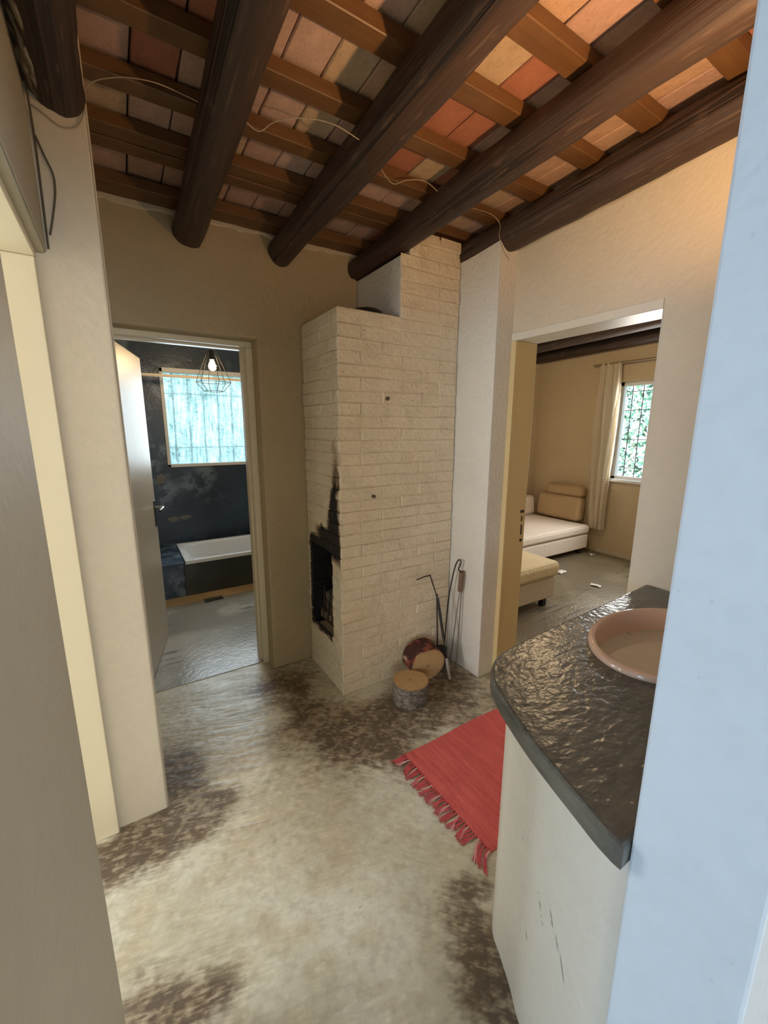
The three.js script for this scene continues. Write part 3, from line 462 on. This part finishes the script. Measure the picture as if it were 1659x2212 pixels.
{
  const p = group('fire_poker'); tag(p, 'thin iron poker with a bent crossbar, leaning on the fireplace', 'poker');
  mesh('rod', tube([[1.627, 0.004, -1.785], [1.63, 0.25, -1.86], [1.628, 0.48, -1.925], [1.597, 0.645, -1.972]], 0.0045, 30), iron, p);
  mesh('crossbar', tube([[1.600, 0.648, -1.972], [1.55, 0.652, -1.965], [1.478, 0.648, -1.955]], 0.0045, 10), iron, p);
  mesh('sleeve', rod([1.630, 0.25, -1.86], [1.630, 0.50, -1.932], 0.009), black, p);
  const e = mesh('tip', rod([1.627, 0.004, -1.785], [1.628, 0.13, -1.825], 0.010, 0.011, 12), mat({ color: col(0.36, 0.32, 0.28), roughness: 0.5, metalness: 0.3 }), p); e.userData.label = 'grey tube end';
}
{
  const p = group('fire_hook'); tag(p, 'iron hook rod with a wooden grip leaning on the pilaster', 'hook');
  mesh('rod', tube([[1.715, 0.003, -1.955], [1.725, 0.2, -1.955], [1.735, 0.46, -1.945], [1.745, 0.60, -1.93], [1.752, 0.70, -1.91], [1.757, 0.742, -1.893], [1.76, 0.752, -1.878], [1.76, 0.742, -1.867], [1.757, 0.71, -1.872], [1.755, 0.685, -1.885], [1.756, 0.679, -1.872], [1.757, 0.679, -1.85]], 0.0045, 60), iron, p);
  const gr = mesh('grip', rod([1.760, 0.543, -1.868], [1.762, 0.675, -1.860], 0.0155, 0.0165, 14), mat({ color: col(0.20, 0.12, 0.09), roughness: 0.7 }), p); gr.userData.label = 'brown wooden grip';
  mesh('wire', tube([[1.760, 0.545, -1.868], [1.752, 0.35, -1.885], [1.745, 0.10, -1.905], [1.742, 0.003, -1.91]], 0.0035, 16), mat({ color: col(0.28, 0.27, 0.25), metalness: 0.5, roughness: 0.5 }), p);
  mesh('wire', tube([[1.766, 0.545, -1.862], [1.764, 0.35, -1.862], [1.762, 0.12, -1.87], [1.760, 0.003, -1.875]], 0.0035, 16), mat({ color: col(0.28, 0.27, 0.25), metalness: 0.5, roughness: 0.5 }), p);
}
{
  const p = group('ash_shovel'); tag(p, 'black ash shovel standing in the fireplace corner', 'shovel');
  const s = new THREE.Shape(); s.moveTo(-0.05, 0); s.lineTo(0.05, 0); s.lineTo(0.055, 0.12); s.quadraticCurveTo(0.05, 0.14, 0.01, 0.145); s.lineTo(-0.01, 0.145); s.quadraticCurveTo(-0.05, 0.14, -0.055, 0.12); s.closePath();
  const b = new THREE.ExtrudeGeometry(s, { depth: 0.004, bevelEnabled: true, bevelSize: 0.002, bevelThickness: 0.002, bevelSegments: 1 }); b.rotateX(-0.16); b.rotateY(-0.35); b.translate(1.665, 0.003, -1.935); mesh('blade', b, black, p);
  mesh('shaft', rod([1.662, 0.13, -1.955], [1.668, 0.50, -1.985], 0.005), iron, p);
}

// ---------------------------------------------------------------- rug
{
  const rug = group('rug', [0, 0, 0]); tag(rug, 'red woven rag rug with a fringe on the cement floor', 'rug');
  const x0 = 1.02, x1 = 1.88, z0 = -1.432, z1 = -0.862, nx = 80, nz = 60, v = [], uv = [], id = [];
  const hy = (x, z) => 0.0065 + 0.0022 * Math.sin(x * 420) * 0.5 + 0.004 * (fbm(x * 7 + 30, z * 7 + 50, 3) - 0.4);
  for (let j = 0; j <= nz; j++) for (let i = 0; i <= nx; i++) { const s = i / nx, t = j / nz, x = mix(x0, x1, s) + 0.006 * (t - 0.2) + (i === 0 ? 0.003 * Math.sin(j * 1.3) : 0), z = mix(z0, z1, t) + 0.004 * Math.sin(s * 9); v.push(x, j === 0 || j === nz || i === 0 ? 0.002 : hy(x, z), z); uv.push(x, z); }
  for (let j = 0; j < nz; j++) for (let i = 0; i < nx; i++) { const a = j * (nx + 1) + i, b = a + nx + 1; id.push(a, b, a + 1, b, b + 1, a + 1); }
  const g = new THREE.BufferGeometry(); g.setAttribute('position', new THREE.Float32BufferAttribute(v, 3)); g.setAttribute('uv', new THREE.Float32BufferAttribute(uv, 2)); g.setIndex(id); g.computeVertexNormals();
  const weave = tex(1024, 512, (u, v) => { const st = fbmT(u, v, 90, 2, 6), th = 0.5 + 0.5 * Math.sin(u * 6.28318 * 110), lg = fbmT(u, v, 24, 3, 3), cr = 0.5 + 0.5 * Math.sin(v * 6.28318 * 75); let c = mix3([0.60, 0.080, 0.070], [0.88, 0.175, 0.155], clamp(0.6 * st + 0.4 * lg)); c = c.map((k) => k * (0.72 + 0.28 * th * (0.6 + 0.4 * cr))); const fl = vnoise(u * 100, v * 60, 100, 60); if (fl > 0.975) c = [0.55, 0.16, 0.13]; return c; }, { size: 0.62, sizeY: 0.6 });
  const wb = tex(1024, 512, (u, v) => clamp(0.5 + 0.4 * Math.sin(u * 6.28318 * 110) * (0.7 + 0.3 * Math.sin(v * 6.28318 * 75)) + 0.3 * (fbmT(u, v, 40, 2) - 0.5)), { srgb: false, size: 0.62, sizeY: 0.6 });
  mesh('weave', g, mat({ map: weave, bumpMap: wb, bumpScale: 0.003, roughness: 0.95 }), rug);
  const redThread = mat({ color: col(0.55, 0.085, 0.095), roughness: 0.95 }), pinkThread = mat({ color: col(0.66, 0.34, 0.32), roughness: 0.95 });
  for (let i = 0; i < 40; i++) {
    const z = mix(z0 + 0.006, z1 - 0.004, i / 39), L = rr(0.05, 0.075), bend = rr(-0.02, 0.03) + (i > 34 ? 0.035 : 0), parts = [];
    for (let k = 0; k < 4; k++) { const dz = (k - 1.5) * 0.0028; parts.push(tube([[x0 + 0.006, 0.006, z + dz * 0.5], [x0 - L * 0.35, 0.007 + 0.002 * R(), z + bend * 0.3 + dz], [x0 - L * 0.7, 0.004, z + bend * 0.7 + dz * 1.6], [x0 - L * rr(0.9, 1.05), 0.0025, z + bend + dz * 2.4]], 0.0017, 7, 4)); }
    mesh('fringe', merge(parts), i % 4 === 3 ? pinkThread : redThread, rug);
  }
}

// ---------------------------------------------------------------- washbasin counter
{
  const outline = [[0.646, -0.275], [0.653, -0.31], [0.67, -0.365], [0.69, -0.43], [0.716, -0.507], [0.752, -0.593], [0.785, -0.662], [0.815, -0.710], [0.862, -0.752], [0.915, -0.778], [0.975, -0.790], [1.15, -0.803], [1.484, -0.820], [1.908, -0.842]];
  const mk = (pts, start) => { const s = new THREE.Shape(); s.moveTo(1.908, start); s.lineTo(pts[0][0], start); const c = new THREE.SplineCurve(pts.map((p) => new THREE.Vector2(p[0], -p[1]))); for (const p of c.getPoints(90)) s.lineTo(p.x, p.y); s.closePath(); return s; };
  const cx = 1.43, cz = -0.545, a = 0.298, b = 0.205;
  const top = mk(outline, 0.272); const hole = new THREE.Path(); hole.absellipse(cx, -cz, a * 0.97, b * 0.965, 0, Math.PI * 2, true); top.holes.push(hole);
  const gt = new THREE.ExtrudeGeometry(top, { depth: 0.033, bevelEnabled: true, bevelSize: 0.011, bevelThickness: 0.011, bevelSegments: 3, curveSegments: 48 });
  gt.translate(0, 0, 0.011); gt.rotateX(-Math.PI / 2); gt.translate(0, 0.84, 0);
  tag(mesh('countertop', planar(gt), slate), 'black burnished cement countertop holding the basin', 'countertop');
  const marks = [[-0.466, 0.462, 0.0035, 0.020], [-0.452, 0.423, 0.003, 0.012], [-0.423, 0.468, 0.0035, 0.022], [-0.401, 0.434, 0.003, 0.016], [-0.38, 0.396, 0.003, 0.03], [-0.50, 0.30, 0.003, 0.012], [-0.56, 0.52, 0.002, 0.006]];
  const baseMat = mat({ map: tex(512, 512, (u, v) => { const z = -1 + u, y = v, n = fbmT(u, v, 7, 5), f = fbmT(u, v, 60, 2); let c = mix3([0.63, 0.585, 0.49], [0.72, 0.67, 0.57], 0.6 * n + 0.4 * f); for (const [mz, my, a, b] of marks) { const dz = z - mz + 0.35 * (y - my), e = (dz / a) ** 2 + ((y - my) / b) ** 2; if (e < 1.6 && f > 0.42) c = mix3(c, [0.22, 0.20, 0.17], 0.8 * smooth(1.6, 0.3, e)); } return c; }), bumpMap: plasterBump, bumpScale: 0.004, roughness: 0.5 });
  const inn = outline.map(([x, z], i) => [x + 0.035 * (i < 7 ? 1 : i < 10 ? 0.8 : 0.3), z + 0.03 * (i < 5 ? 0.2 : 1)]);
  const gb = new THREE.ExtrudeGeometry(mk(inn, 0.2605), { depth: 0.84, bevelEnabled: false, curveSegments: 40 }); gb.rotateX(-Math.PI / 2);
  tag(mesh('counter_base', planar(gb), baseMat), 'curved cream plastered base under the black countertop', 'counter base');
  // oval basin
  const prof = [[0.930, -0.006], [0.995, -0.006], [1.004, 0.002], [1.000, 0.010], [0.980, 0.0165], [0.950, 0.0175], [0.920, 0.014], [0.900, 0.006], [0.885, -0.008], [0.868, -0.030], [0.835, -0.062], [0.765, -0.096], [0.65, -0.122], [0.49, -0.140], [0.30, -0.149], [0.10, -0.153], [0.10, -0.163], [0.32, -0.161], [0.60, -0.150], [0.80, -0.118], [0.90, -0.058], [0.925, -0.008]];
  const gs = new THREE.LatheGeometry(prof.map(([r, y]) => new THREE.Vector2(r, y)), 72); gs.scale(a, 1, b);
  const sink = group('wash_basin', [cx, 0.896, cz]); tag(sink, 'oval salmon pink washbasin set in the black countertop', 'basin');
  const ceramic = phys({ color: col(0.76, 0.52, 0.37), roughness: 0.12, clearcoat: 0.6, clearcoatRoughness: 0.05 });
  const cs = gs.index ? gs : gs; cs.computeVertexNormals(); const bowl = mesh('bowl', cs, ceramic, sink);
  const dr = new THREE.CylinderGeometry(0.034, 0.034, 0.008, 24); dr.translate(0, -0.154, 0); const drm = mesh('drain', dr, mat({ color: col(0.6, 0.6, 0.58), metalness: 0.9, roughness: 0.25 }), bowl); drm.userData.label = 'metal drain';
  const ov = mesh('stain', tube([[0.055, 0.012, -b * 0.905], [0.055, -0.02, -b * 0.868], [0.054, -0.055, -b * 0.832]], 0.0012, 8, 5), mat({ color: col(0.16, 0.08, 0.05), roughness: 0.6 }), bowl); ov.userData.label = 'brown streak below the rim';
}
{ // uplighter over the basin, on the far side of the near wall
  const l = group('wall_lamp', [1.15, 1.93, -0.26]); tag(l, 'warm uplighter bowl on the wall above the washbasin', 'lamp');
  mesh('backplate', new THREE.CylinderGeometry(0.05, 0.05, 0.014, 24).rotateX(Math.PI / 2).translate(0, 0, -0.007), black, l);
  mesh('arm', tube([[0, 0, -0.01], [0, -0.01, -0.04], [0, -0.04, -0.08]], 0.008, 14, 8), black, l);
  mesh('shade', new THREE.LatheGeometry([[0.0, -0.060], [0.035, -0.056], [0.062, -0.036], [0.075, 0.0], [0.078, 0.022], [0.074, 0.022], [0.070, 0.0], [0.058, -0.033], [0.034, -0.051], [0.0, -0.055]].map((p) => new THREE.Vector2(...p)), 32).translate(0, 0.015, -0.10), white, l);
  mesh('socket', new THREE.CylinderGeometry(0.015, 0.015, 0.03, 16).translate(0, -0.028, -0.10), black, l);
  mesh('bulb', new THREE.SphereGeometry(0.026, 20, 14).translate(0, 0.008, -0.10), new THREE.MeshStandardMaterial({ color: 0xffffff, emissive: new THREE.Color().setRGB(1, 0.62, 0.28), emissiveIntensity: 20 }), l);
  const p = new THREE.PointLight(new THREE.Color().setRGB(1, 0.58, 0.27), 4.8, 0, 2); p.name = 'wall_lamp_light'; p.position.set(0, 0.008, -0.10); p.castShadow = true; p.shadow.radius = 1.3; l.add(p);
}

// ---------------------------------------------------------------- bathroom things
{
  const t = group('bathtub'); tag(t, 'white enamel bathtub set in dark cement', 'bathtub');
  const x0 = 0.40, x1 = 1.93, z0 = -4.785, z1 = -4.09, y = 0.352, rows = [];
  // oval-cornered bowl from stacked rounded outlines
  const ring = (ix0, ix1, iz0, iz1, r, yy) => { const pts = [], n = 10; for (const [cx, cz, a0] of [[ix1 - r, iz1 - r, 0], [ix0 + r, iz1 - r, 1], [ix0 + r, iz0 + r, 2], [ix1 - r, iz0 + r, 3]]) for (let i = 0; i <= n; i++) { const a = (a0 + i / n) * Math.PI / 2; pts.push([cx + r * Math.cos(a), yy, cz + r * Math.sin(a)]); } return pts; };
  rows.push(ring(x0, x1, z0, z1, 0.012, y - 0.03), ring(x0, x1, z0, z1, 0.012, y), ring(x0 + 0.006, x1 - 0.006, z0 + 0.006, z1 - 0.006, 0.012, y + 0.006), ring(x0 + 0.055, x1 - 0.05, z0 + 0.05, z1 - 0.05, 0.13, y + 0.002), ring(x0 + 0.075, x1 - 0.07, z0 + 0.062, z1 - 0.062, 0.14, y - 0.02), ring(x0 + 0.13, x1 - 0.09, z0 + 0.09, z1 - 0.09, 0.15, y - 0.16), ring(x0 + 0.24, x1 - 0.14, z0 + 0.12, z1 - 0.12, 0.16, y - 0.27), ring(x0 + 0.34, x1 - 0.22, z0 + 0.2, z1 - 0.2, 0.14, y - 0.29));
  const N = rows[0].length, v = rows.flat(2), id = [];
  for (let i = 0; i < rows.length - 1; i++) for (let k = 0; k < N; k++) { const a = i * N + k, b = i * N + (k + 1) % N; id.push(a, b, a + N, b, b + N, a + N); }
  const c = v.length / 3; v.push((x0 + x1) / 2, y - 0.292, (z0 + z1) / 2); for (let k = 0; k < N; k++) id.push((rows.length - 1) * N + k, (rows.length - 1) * N + (k + 1) % N, c);
  const g = new THREE.BufferGeometry(); g.setAttribute('position', new THREE.Float32BufferAttribute(v, 3)); g.setIndex(id); g.computeVertexNormals();
  mesh('tub', g, phys({ color: col(0.80, 0.82, 0.83), roughness: 0.12, side: THREE.DoubleSide }), t);
  const surr = group('tub_surround'); tag(surr, 'dark cement ledge and apron round the bathtub', 'tub surround');
  mesh('ledge', merge([rbox(-0.28, 0.398, 0, 0.340, -4.895, -4.105, 0.008), rbox(0.39, 1.98, 0.0, 0.340, -4.895, -4.79, 0.006)]), darkCement, surr);
  mesh('apron', rbox(0.38, 1.98, 0, 0.322, -4.18, -4.105, 0.006), mat({ map: cementMap([0.040, 0.042, 0.036], [0.075, 0.077, 0.066], [0.02, 0.02, 0.018], 1.2, 0.6), roughness: 0.5 }), surr);
}
{
  const d = group('floor_drain', [0.592, 0.004, -3.905]); d.rotation.y = 0.06; tag(d, 'small dark floor grate in front of the bathtub', 'drain');
  mesh('frame', merge([rbox(-0.08, 0.08, 0, 0.010, -0.036, -0.028, 0.002), rbox(-0.08, 0.08, 0, 0.010, 0.028, 0.036, 0.002), rbox(-0.08, -0.072, 0, 0.010, -0.036, 0.036, 0.002), rbox(0.072, 0.08, 0, 0.010, -0.036, 0.036, 0.002)]), iron, d);
  mesh('pit', box(-0.074, 0.074, 0, 0.004, -0.03, 0.03), black, d);
  for (let i = 0; i < 7; i++) mesh('slat', rbox(-0.066 + i * 0.021, -0.060 + i * 0.021, 0.003, 0.009, -0.03, 0.03, 0.001), iron, d);
}
tag(mesh('shower_rod', rod([-0.285, 2.035, -4.40], [1.985, 2.035, -4.40], 0.013, 0.013, 16), mat({ color: col(0.70, 0.62, 0.50), roughness: 0.4 })), 'pale shower curtain rod crossing in front of the bathroom window', 'rod');
{ // lime patches on the dark wall
  const patch = (x, y, rx, ry, seed, label) => { const s = new THREE.Shape(); for (let i = 0; i <= 22; i++) { const a = i / 22 * 6.28318, k = 0.75 + 0.5 * vnoise(Math.cos(a) * 2 + seed * 7, Math.sin(a) * 2 + 9); const px = rx * k * Math.cos(a), py = ry * k * Math.sin(a); i ? s.lineTo(px, py) : s.moveTo(px, py); } const g = new THREE.ExtrudeGeometry(s, { depth: 0.002, bevelEnabled: false }); g.translate(x, y, -4.9); const o = mesh('wall_patch', planar(g), mat({ color: col(0.19, 0.20, 0.18), roughness: 0.8, map: plasterMap })); tag(o, label, 'wall patch'); };
  patch(0.408, 0.603, 0.05, 0.03, 1, 'left of two pale filler patches on the dark bathroom wall'); patch(0.530, 0.615, 0.06, 0.024, 2, 'right of two pale filler patches on the dark bathroom wall'); patch(0.325, 1.045, 0.045, 0.05, 3, 'pale filler patch by the corner of the bathroom window');
}
{ // geometric wire pendant with a glowing bulb
  const y0 = 2.057, l = group('pendant_lamp', [0.696, y0, -3.7]); tag(l, 'geometric black wire pendant lamp with a glowing bulb', 'pendant lamp');
  const wire = mat({ color: col(0.02, 0.02, 0.02), roughness: 0.5, metalness: 0.4 });
  const n = 6, hex = (r, y, o = 0) => [...Array(n).keys()].map((i) => { const a = (i + o) / n * 6.28318 + 0.4; return [r * Math.cos(a), y, r * Math.sin(a)]; });
  const A = hex(0.028, 0.125), B = hex(0.135, -0.125), D = hex(0.076, -0.195), parts = [];
  for (let i = 0; i < n; i++) { const k = (i + 1) % n; parts.push(rod(A[i], B[i], 0.0022, 0.0022, 6), rod(B[i], D[i], 0.0022, 0.0022, 6), rod(A[i], A[k], 0.0022, 0.0022, 6), rod(B[i], B[k], 0.0022, 0.0022, 6), rod(D[i], D[k], 0.0022, 0.0022, 6)); }
  mesh('cage', merge(parts), wire, l);
  mesh('socket', new THREE.CylinderGeometry(0.018, 0.02, 0.07, 16).translate(0, 0.085, 0), black, l);
  mesh('cord', rod([0, 0.12, 0], [0, 2.62 - y0, 0], 0.003), black, l);
  mesh('bulb', new THREE.LatheGeometry([[0.0, -0.036], [0.018, -0.031], [0.029, -0.016], [0.031, 0.0], [0.026, 0.018], [0.016, 0.036], [0.013, 0.05], [0, 0.05]].map((p) => new THREE.Vector2(...p)), 20), new THREE.MeshStandardMaterial({ color: 0xffffff, emissive: new THREE.Color().setRGB(1, 0.70, 0.36), emissiveIntensity: 14 }), l);
  const p = new THREE.PointLight(new THREE.Color().setRGB(1, 0.66, 0.32), 1.2, 0, 2); p.name = 'pendant_lamp_light'; p.castShadow = true; p.shadow.radius = 1.4; l.add(p);
}

// ---------------------------------------------------------------- bedroom things
const linen = (c) => mat({ color: col(...c), bumpMap: plasterBump, bumpScale: 0.006, roughness: 0.9 });
{
  const b = group('daybed'); tag(b, 'low cream upholstered daybed under the bedroom window', 'daybed');
  const cream = linen([0.66, 0.56, 0.44]), pale = linen([0.72, 0.63, 0.54]);
  const base = mesh('base', rbox(3.30, 4.965, 0.07, 0.252, -3.93, -2.955, 0.02, 3), pale, b);
  mesh('mattress', rbox(3.285, 4.975, 0.258, 0.372, -3.94, -2.945, 0.04, 4), pale, b);
  const tan = linen([0.54, 0.40, 0.24]);
  const c1 = new RoundedBoxGeometry(0.16, 0.32, 0.66, 4, 0.06); c1.rotateZ(-0.12); c1.translate(5.02, 0.535, -3.43); mesh('back_cushion', c1, tan, b).userData.label = 'tan back cushion under the window';
  const c2 = new RoundedBoxGeometry(0.30, 0.28, 0.16, 4, 0.06); c2.rotateX(-0.1); c2.translate(4.80, 0.505, -3.85); mesh('back_cushion', c2, cream, b);
  const c3 = new RoundedBoxGeometry(0.15, 0.15, 0.56, 4, 0.06); c3.translate(5.06, 0.765, -3.39); mesh('bolster', c3, tan, b).userData.label = 'tan bolster lying on the back cushion';
  for (const [x, z] of [[3.40, -3.02], [4.88, -3.02], [3.40, -3.86], [4.88, -3.86]]) mesh('leg', rbox(x - 0.03, x + 0.03, 0, 0.075, z - 0.03, z + 0.03, 0.004), black, base);
}
{
  const o = group('ottoman'); tag(o, 'cream upholstered ottoman just inside the bedroom door', 'ottoman');
  const cream = linen([0.70, 0.58, 0.37]), side = linen([0.56, 0.48, 0.37]);
  mesh('cushion', rbox(2.42, 3.235, 0.275, 0.415, -2.88, -2.145, 0.05, 5), cream, o);
  const base = mesh('base', rbox(2.44, 3.21, 0.075, 0.275, -2.86, -2.17, 0.018, 3), side, o);
  for (const [x, z] of [[2.50, -2.22], [3.10, -2.215], [2.50, -2.80], [3.12, -2.80]]) mesh('leg', rbox(x - 0.025, x + 0.025, 0, 0.08, z - 0.025, z + 0.025, 0.004), black, base);
}
{ // curtain gathered at the left of the window
  const c = group('curtain'); tag(c, 'cream curtain gathered at the left of the bedroom window', 'curtain');
  const nx = 90, ny = 60, v = [], id = [], uv = [];
  const yT = 2.345, yB = 0.325;
  for (let j = 0; j <= ny; j++) for (let i = 0; i <= nx; i++) {
    const t = j / ny, s = i / nx, y = mix(yT, yB, t);
    const zl = mix(-3.085, -3.02, t) - 0.05 * Math.sin(t * 3.0), zr = mix(-2.80, -2.775, t) + 0.02 * Math.sin(t * 5), amp = 0.010 + 0.022 * smooth(0.02, 0.3, t);
    const ph = s * 6.28318 * 3.6 + 0.9 * Math.sin(t * 4 + s * 5);
    v.push(5.045 + amp * Math.sin(ph) + 0.008 * Math.sin(ph * 2.3 + t * 9), y, mix(zl, zr, s) + 0.012 * Math.cos(ph)); uv.push(s * 1.2, y);
  }
  for (let j = 0; j < ny; j++) for (let i = 0; i < nx; i++) { const a = j * (nx + 1) + i, b = a + nx + 1; id.push(a, b, a + 1, b, b + 1, a + 1); }
  const g = new THREE.BufferGeometry(); g.setAttribute('position', new THREE.Float32BufferAttribute(v, 3)); g.setAttribute('uv', new THREE.Float32BufferAttribute(uv, 2)); g.setIndex(id); g.computeVertexNormals();
  const cloth = tex(256, 1024, (u, v) => { const y = v * 2.4, band = y < 1.0 && y > 0.36 ? 0.5 + 0.5 * Math.sin(y * 6.28318 / 0.036) : 0.3; const n = fbmT(u, v, 40, 2, 160); return mix3([0.70, 0.60, 0.45], [0.86, 0.80, 0.68], clamp(0.5 * n + 0.55 * band)); }, { size: 1.2, sizeY: 2.4 });
  mesh('cloth', g, phys({ map: cloth, roughness: 0.95, transmission: 0.35, thickness: 0, side: THREE.DoubleSide }), c);
}
{
  const r = group('curtain_rod'); tag(r, 'thin wooden curtain rod above the bedroom window', 'rod');
  mesh('rod', rod([5.045, 2.335, -3.155], [5.045, 2.335, -1.35], 0.011, 0.011, 12), mat({ color: col(0.30, 0.22, 0.13), roughness: 0.5 }), r);
  mesh('bracket', merge([rod([5.045, 2.335, -3.11], [5.145, 2.335, -3.11], 0.006), rod([5.045, 2.335, -1.42], [5.145, 2.335, -1.42], 0.006)]), iron, r);
}
{ // bare bulb at the bedroom ceiling, above the door head in this view; it shines on the counter
  const l = group('ceiling_bulb', [3.3, 2.44, -2.35]); tag(l, 'bare warm bulb under the bedroom ceiling', 'lamp');
  mesh('socket', new THREE.CylinderGeometry(0.022, 0.018, 0.06, 16).translate(0, 0.07, 0), white, l);
  mesh('cord', rod([0, 0.1, 0], [0, 0.22, 0], 0.004), white, l);
  mesh('bulb', new THREE.SphereGeometry(0.035, 20, 14), new THREE.MeshStandardMaterial({ color: 0xffffff, emissive: new THREE.Color().setRGB(1, 0.74, 0.42), emissiveIntensity: 45 }), l);
  const p = new THREE.PointLight(new THREE.Color().setRGB(1, 0.72, 0.42), 1.7, 0, 2); p.name = 'ceiling_bulb_light'; p.castShadow = true; p.shadow.radius = 1.7; l.add(p);
}
{ // scraps of paper on the bedroom floor
  const scrap = (x, z, w, label) => { const g = new THREE.PlaneGeometry(w, w * 0.6, 5, 4); const p = g.attributes.position; for (let i = 0; i < p.count; i++) p.setZ(i, 0.004 + 0.012 * R()); g.rotateX(-Math.PI / 2); g.rotateY(rr(0, 3)); g.translate(x, 0.002, z); const o = mesh('paper_scrap', flat(g), mat({ color: col(0.72, 0.70, 0.66), side: THREE.DoubleSide, roughness: 0.9 })); tag(o, label, 'paper', 'scraps on the bedroom floor'); };
  scrap(4.02, -2.66, 0.11, 'crumpled white scrap on the bedroom floor near the ottoman'); scrap(4.92, -2.86, 0.08, 'crumpled white scrap on the floor at the end of the daybed'); scrap(3.96, -2.22, 0.10, 'flat white scrap in the middle of the bedroom floor');
}

// ---------------------------------------------------------------- cables
const cableDark = mat({ color: col(0.10, 0.075, 0.05), roughness: 0.7 }), cablePale = mat({ color: col(0.36, 0.29, 0.21), roughness: 0.6 });
tag(mesh('cable', tube([[-0.119, 2.56, -1.66], [-0.119, 2.50, -1.70], [-0.118, 2.40, -1.717], [-0.119, 2.28, -1.717], [-0.121, 2.16, -1.717], [-0.122, 2.10, -1.717]], 0.0028, 40), cableDark), 'brown cable stapled down the corner of the left pier', 'cable');
tag(mesh('cable', tube([[-0.116, 2.40, -1.718], [-0.100, 2.35, -1.716], [-0.086, 2.31, -1.716], [-0.085, 2.27, -1.716], [-0.098, 2.20, -1.716], [-0.113, 2.14, -1.717]], 0.0028, 30), cableDark), 'slack loop of brown cable on the left pier', 'cable');
tag(mesh('wire', tube([[-0.115, 2.475, -1.716], [-0.09, 2.462, -1.716], [-0.05, 2.440, -1.714], [-0.012, 2.452, -1.713], [0.012, 2.50, -1.713], [0.030, 2.585, -1.735], [0.091, 2.607, -1.70], [0.198, 2.608, -1.652], [0.325, 2.595, -1.640]], 0.0018, 60), cablePale), 'thin pale wire from the left pier to the next log', 'wire');
tag(mesh('wire', tube([[0.455, 2.575, -1.60], [0.480, 2.558, -1.603], [0.510, 2.556, -1.607], [0.545, 2.570, -1.560], [0.62, 2.575, -1.50], [0.72, 2.575, -1.47], [0.83, 2.56, -1.47]], 0.0018, 40), cablePale), 'thin pale wire slung between the two middle logs', 'wire');
tag(mesh('wire', tube([[0.97, 2.60, -1.60], [1.04, 2.585, -1.64], [1.10, 2.588, -1.67], [1.16, 2.615, -1.66], [1.25, 2.63, -1.65], [1.32, 2.61, -1.65]], 0.0016, 40), cablePale), 'thin pale wire slung between the logs left of the chimney', 'wire');
tag(mesh('wire', tube([[1.46, 2.64, -1.75], [1.62, 2.642, -1.72], [1.74, 2.635, -1.71], [1.775, 2.60, -1.70], [1.768, 2.55, -1.697], [1.80, 2.49, -1.694], [1.85, 2.45, -1.694]], 0.0018, 50), cablePale), 'thin pale wire looping round the log over the pilaster', 'wire');

// ---------------------------------------------------------------- garden outside
{
  struct(mesh('ground', box(-12, 14, -0.5, -0.25, -14, 12), mat({ color: col(0.22, 0.24, 0.13), roughness: 1 })), 'garden ground');
  const leaf = new THREE.BufferGeometry(); leaf.setAttribute('position', new THREE.Float32BufferAttribute([0, 0, 0, 0.03, 0.05, 0.008, 0, 0.12, 0, 0, 0, 0, 0, 0.12, 0, -0.03, 0.05, 0.008], 3)); leaf.computeVertexNormals();
  const leafMat = phys({ color: col(0.34, 0.62, 0.44), roughness: 0.8, transmission: 0.45, thickness: 0, side: THREE.DoubleSide });
  const hedge = (name, n, pt, label) => { const m = new THREE.InstancedMesh(leaf, leafMat, n), d = new THREE.Object3D(), c = new THREE.Color(); for (let i = 0; i < n; i++) { d.position.set(...pt()); d.rotation.set(rr(0, 6), rr(0, 6), rr(0, 6)); d.scale.setScalar(rr(0.45, 0.95)); d.updateMatrix(); m.setMatrixAt(i, d.matrix); const k = R() < 0.3 ? rr(0.15, 0.4) : rr(0.7, 1.5); c.setRGB(k * rr(0.8, 1.1), k, k * rr(0.8, 1.2)); m.setColorAt(i, c); } m.name = numbered(name); m.userData = { label, category: 'foliage', kind: 'stuff' }; scene.add(m); };
  hedge('foliage', 30000, () => [rr(7.2, 8.4), rr(-0.2, 4.8), rr(-8.0, -0.5)], 'loose sunlit foliage outside the bedroom window');
  hedge('foliage', 2500, () => [rr(-2, 4.5), rr(-0.2, 2.6), rr(-8.6, -7.6)], 'green foliage blurred behind the frosted bathroom pane');
}
shade(scene);
renderer.render(scene, camera);
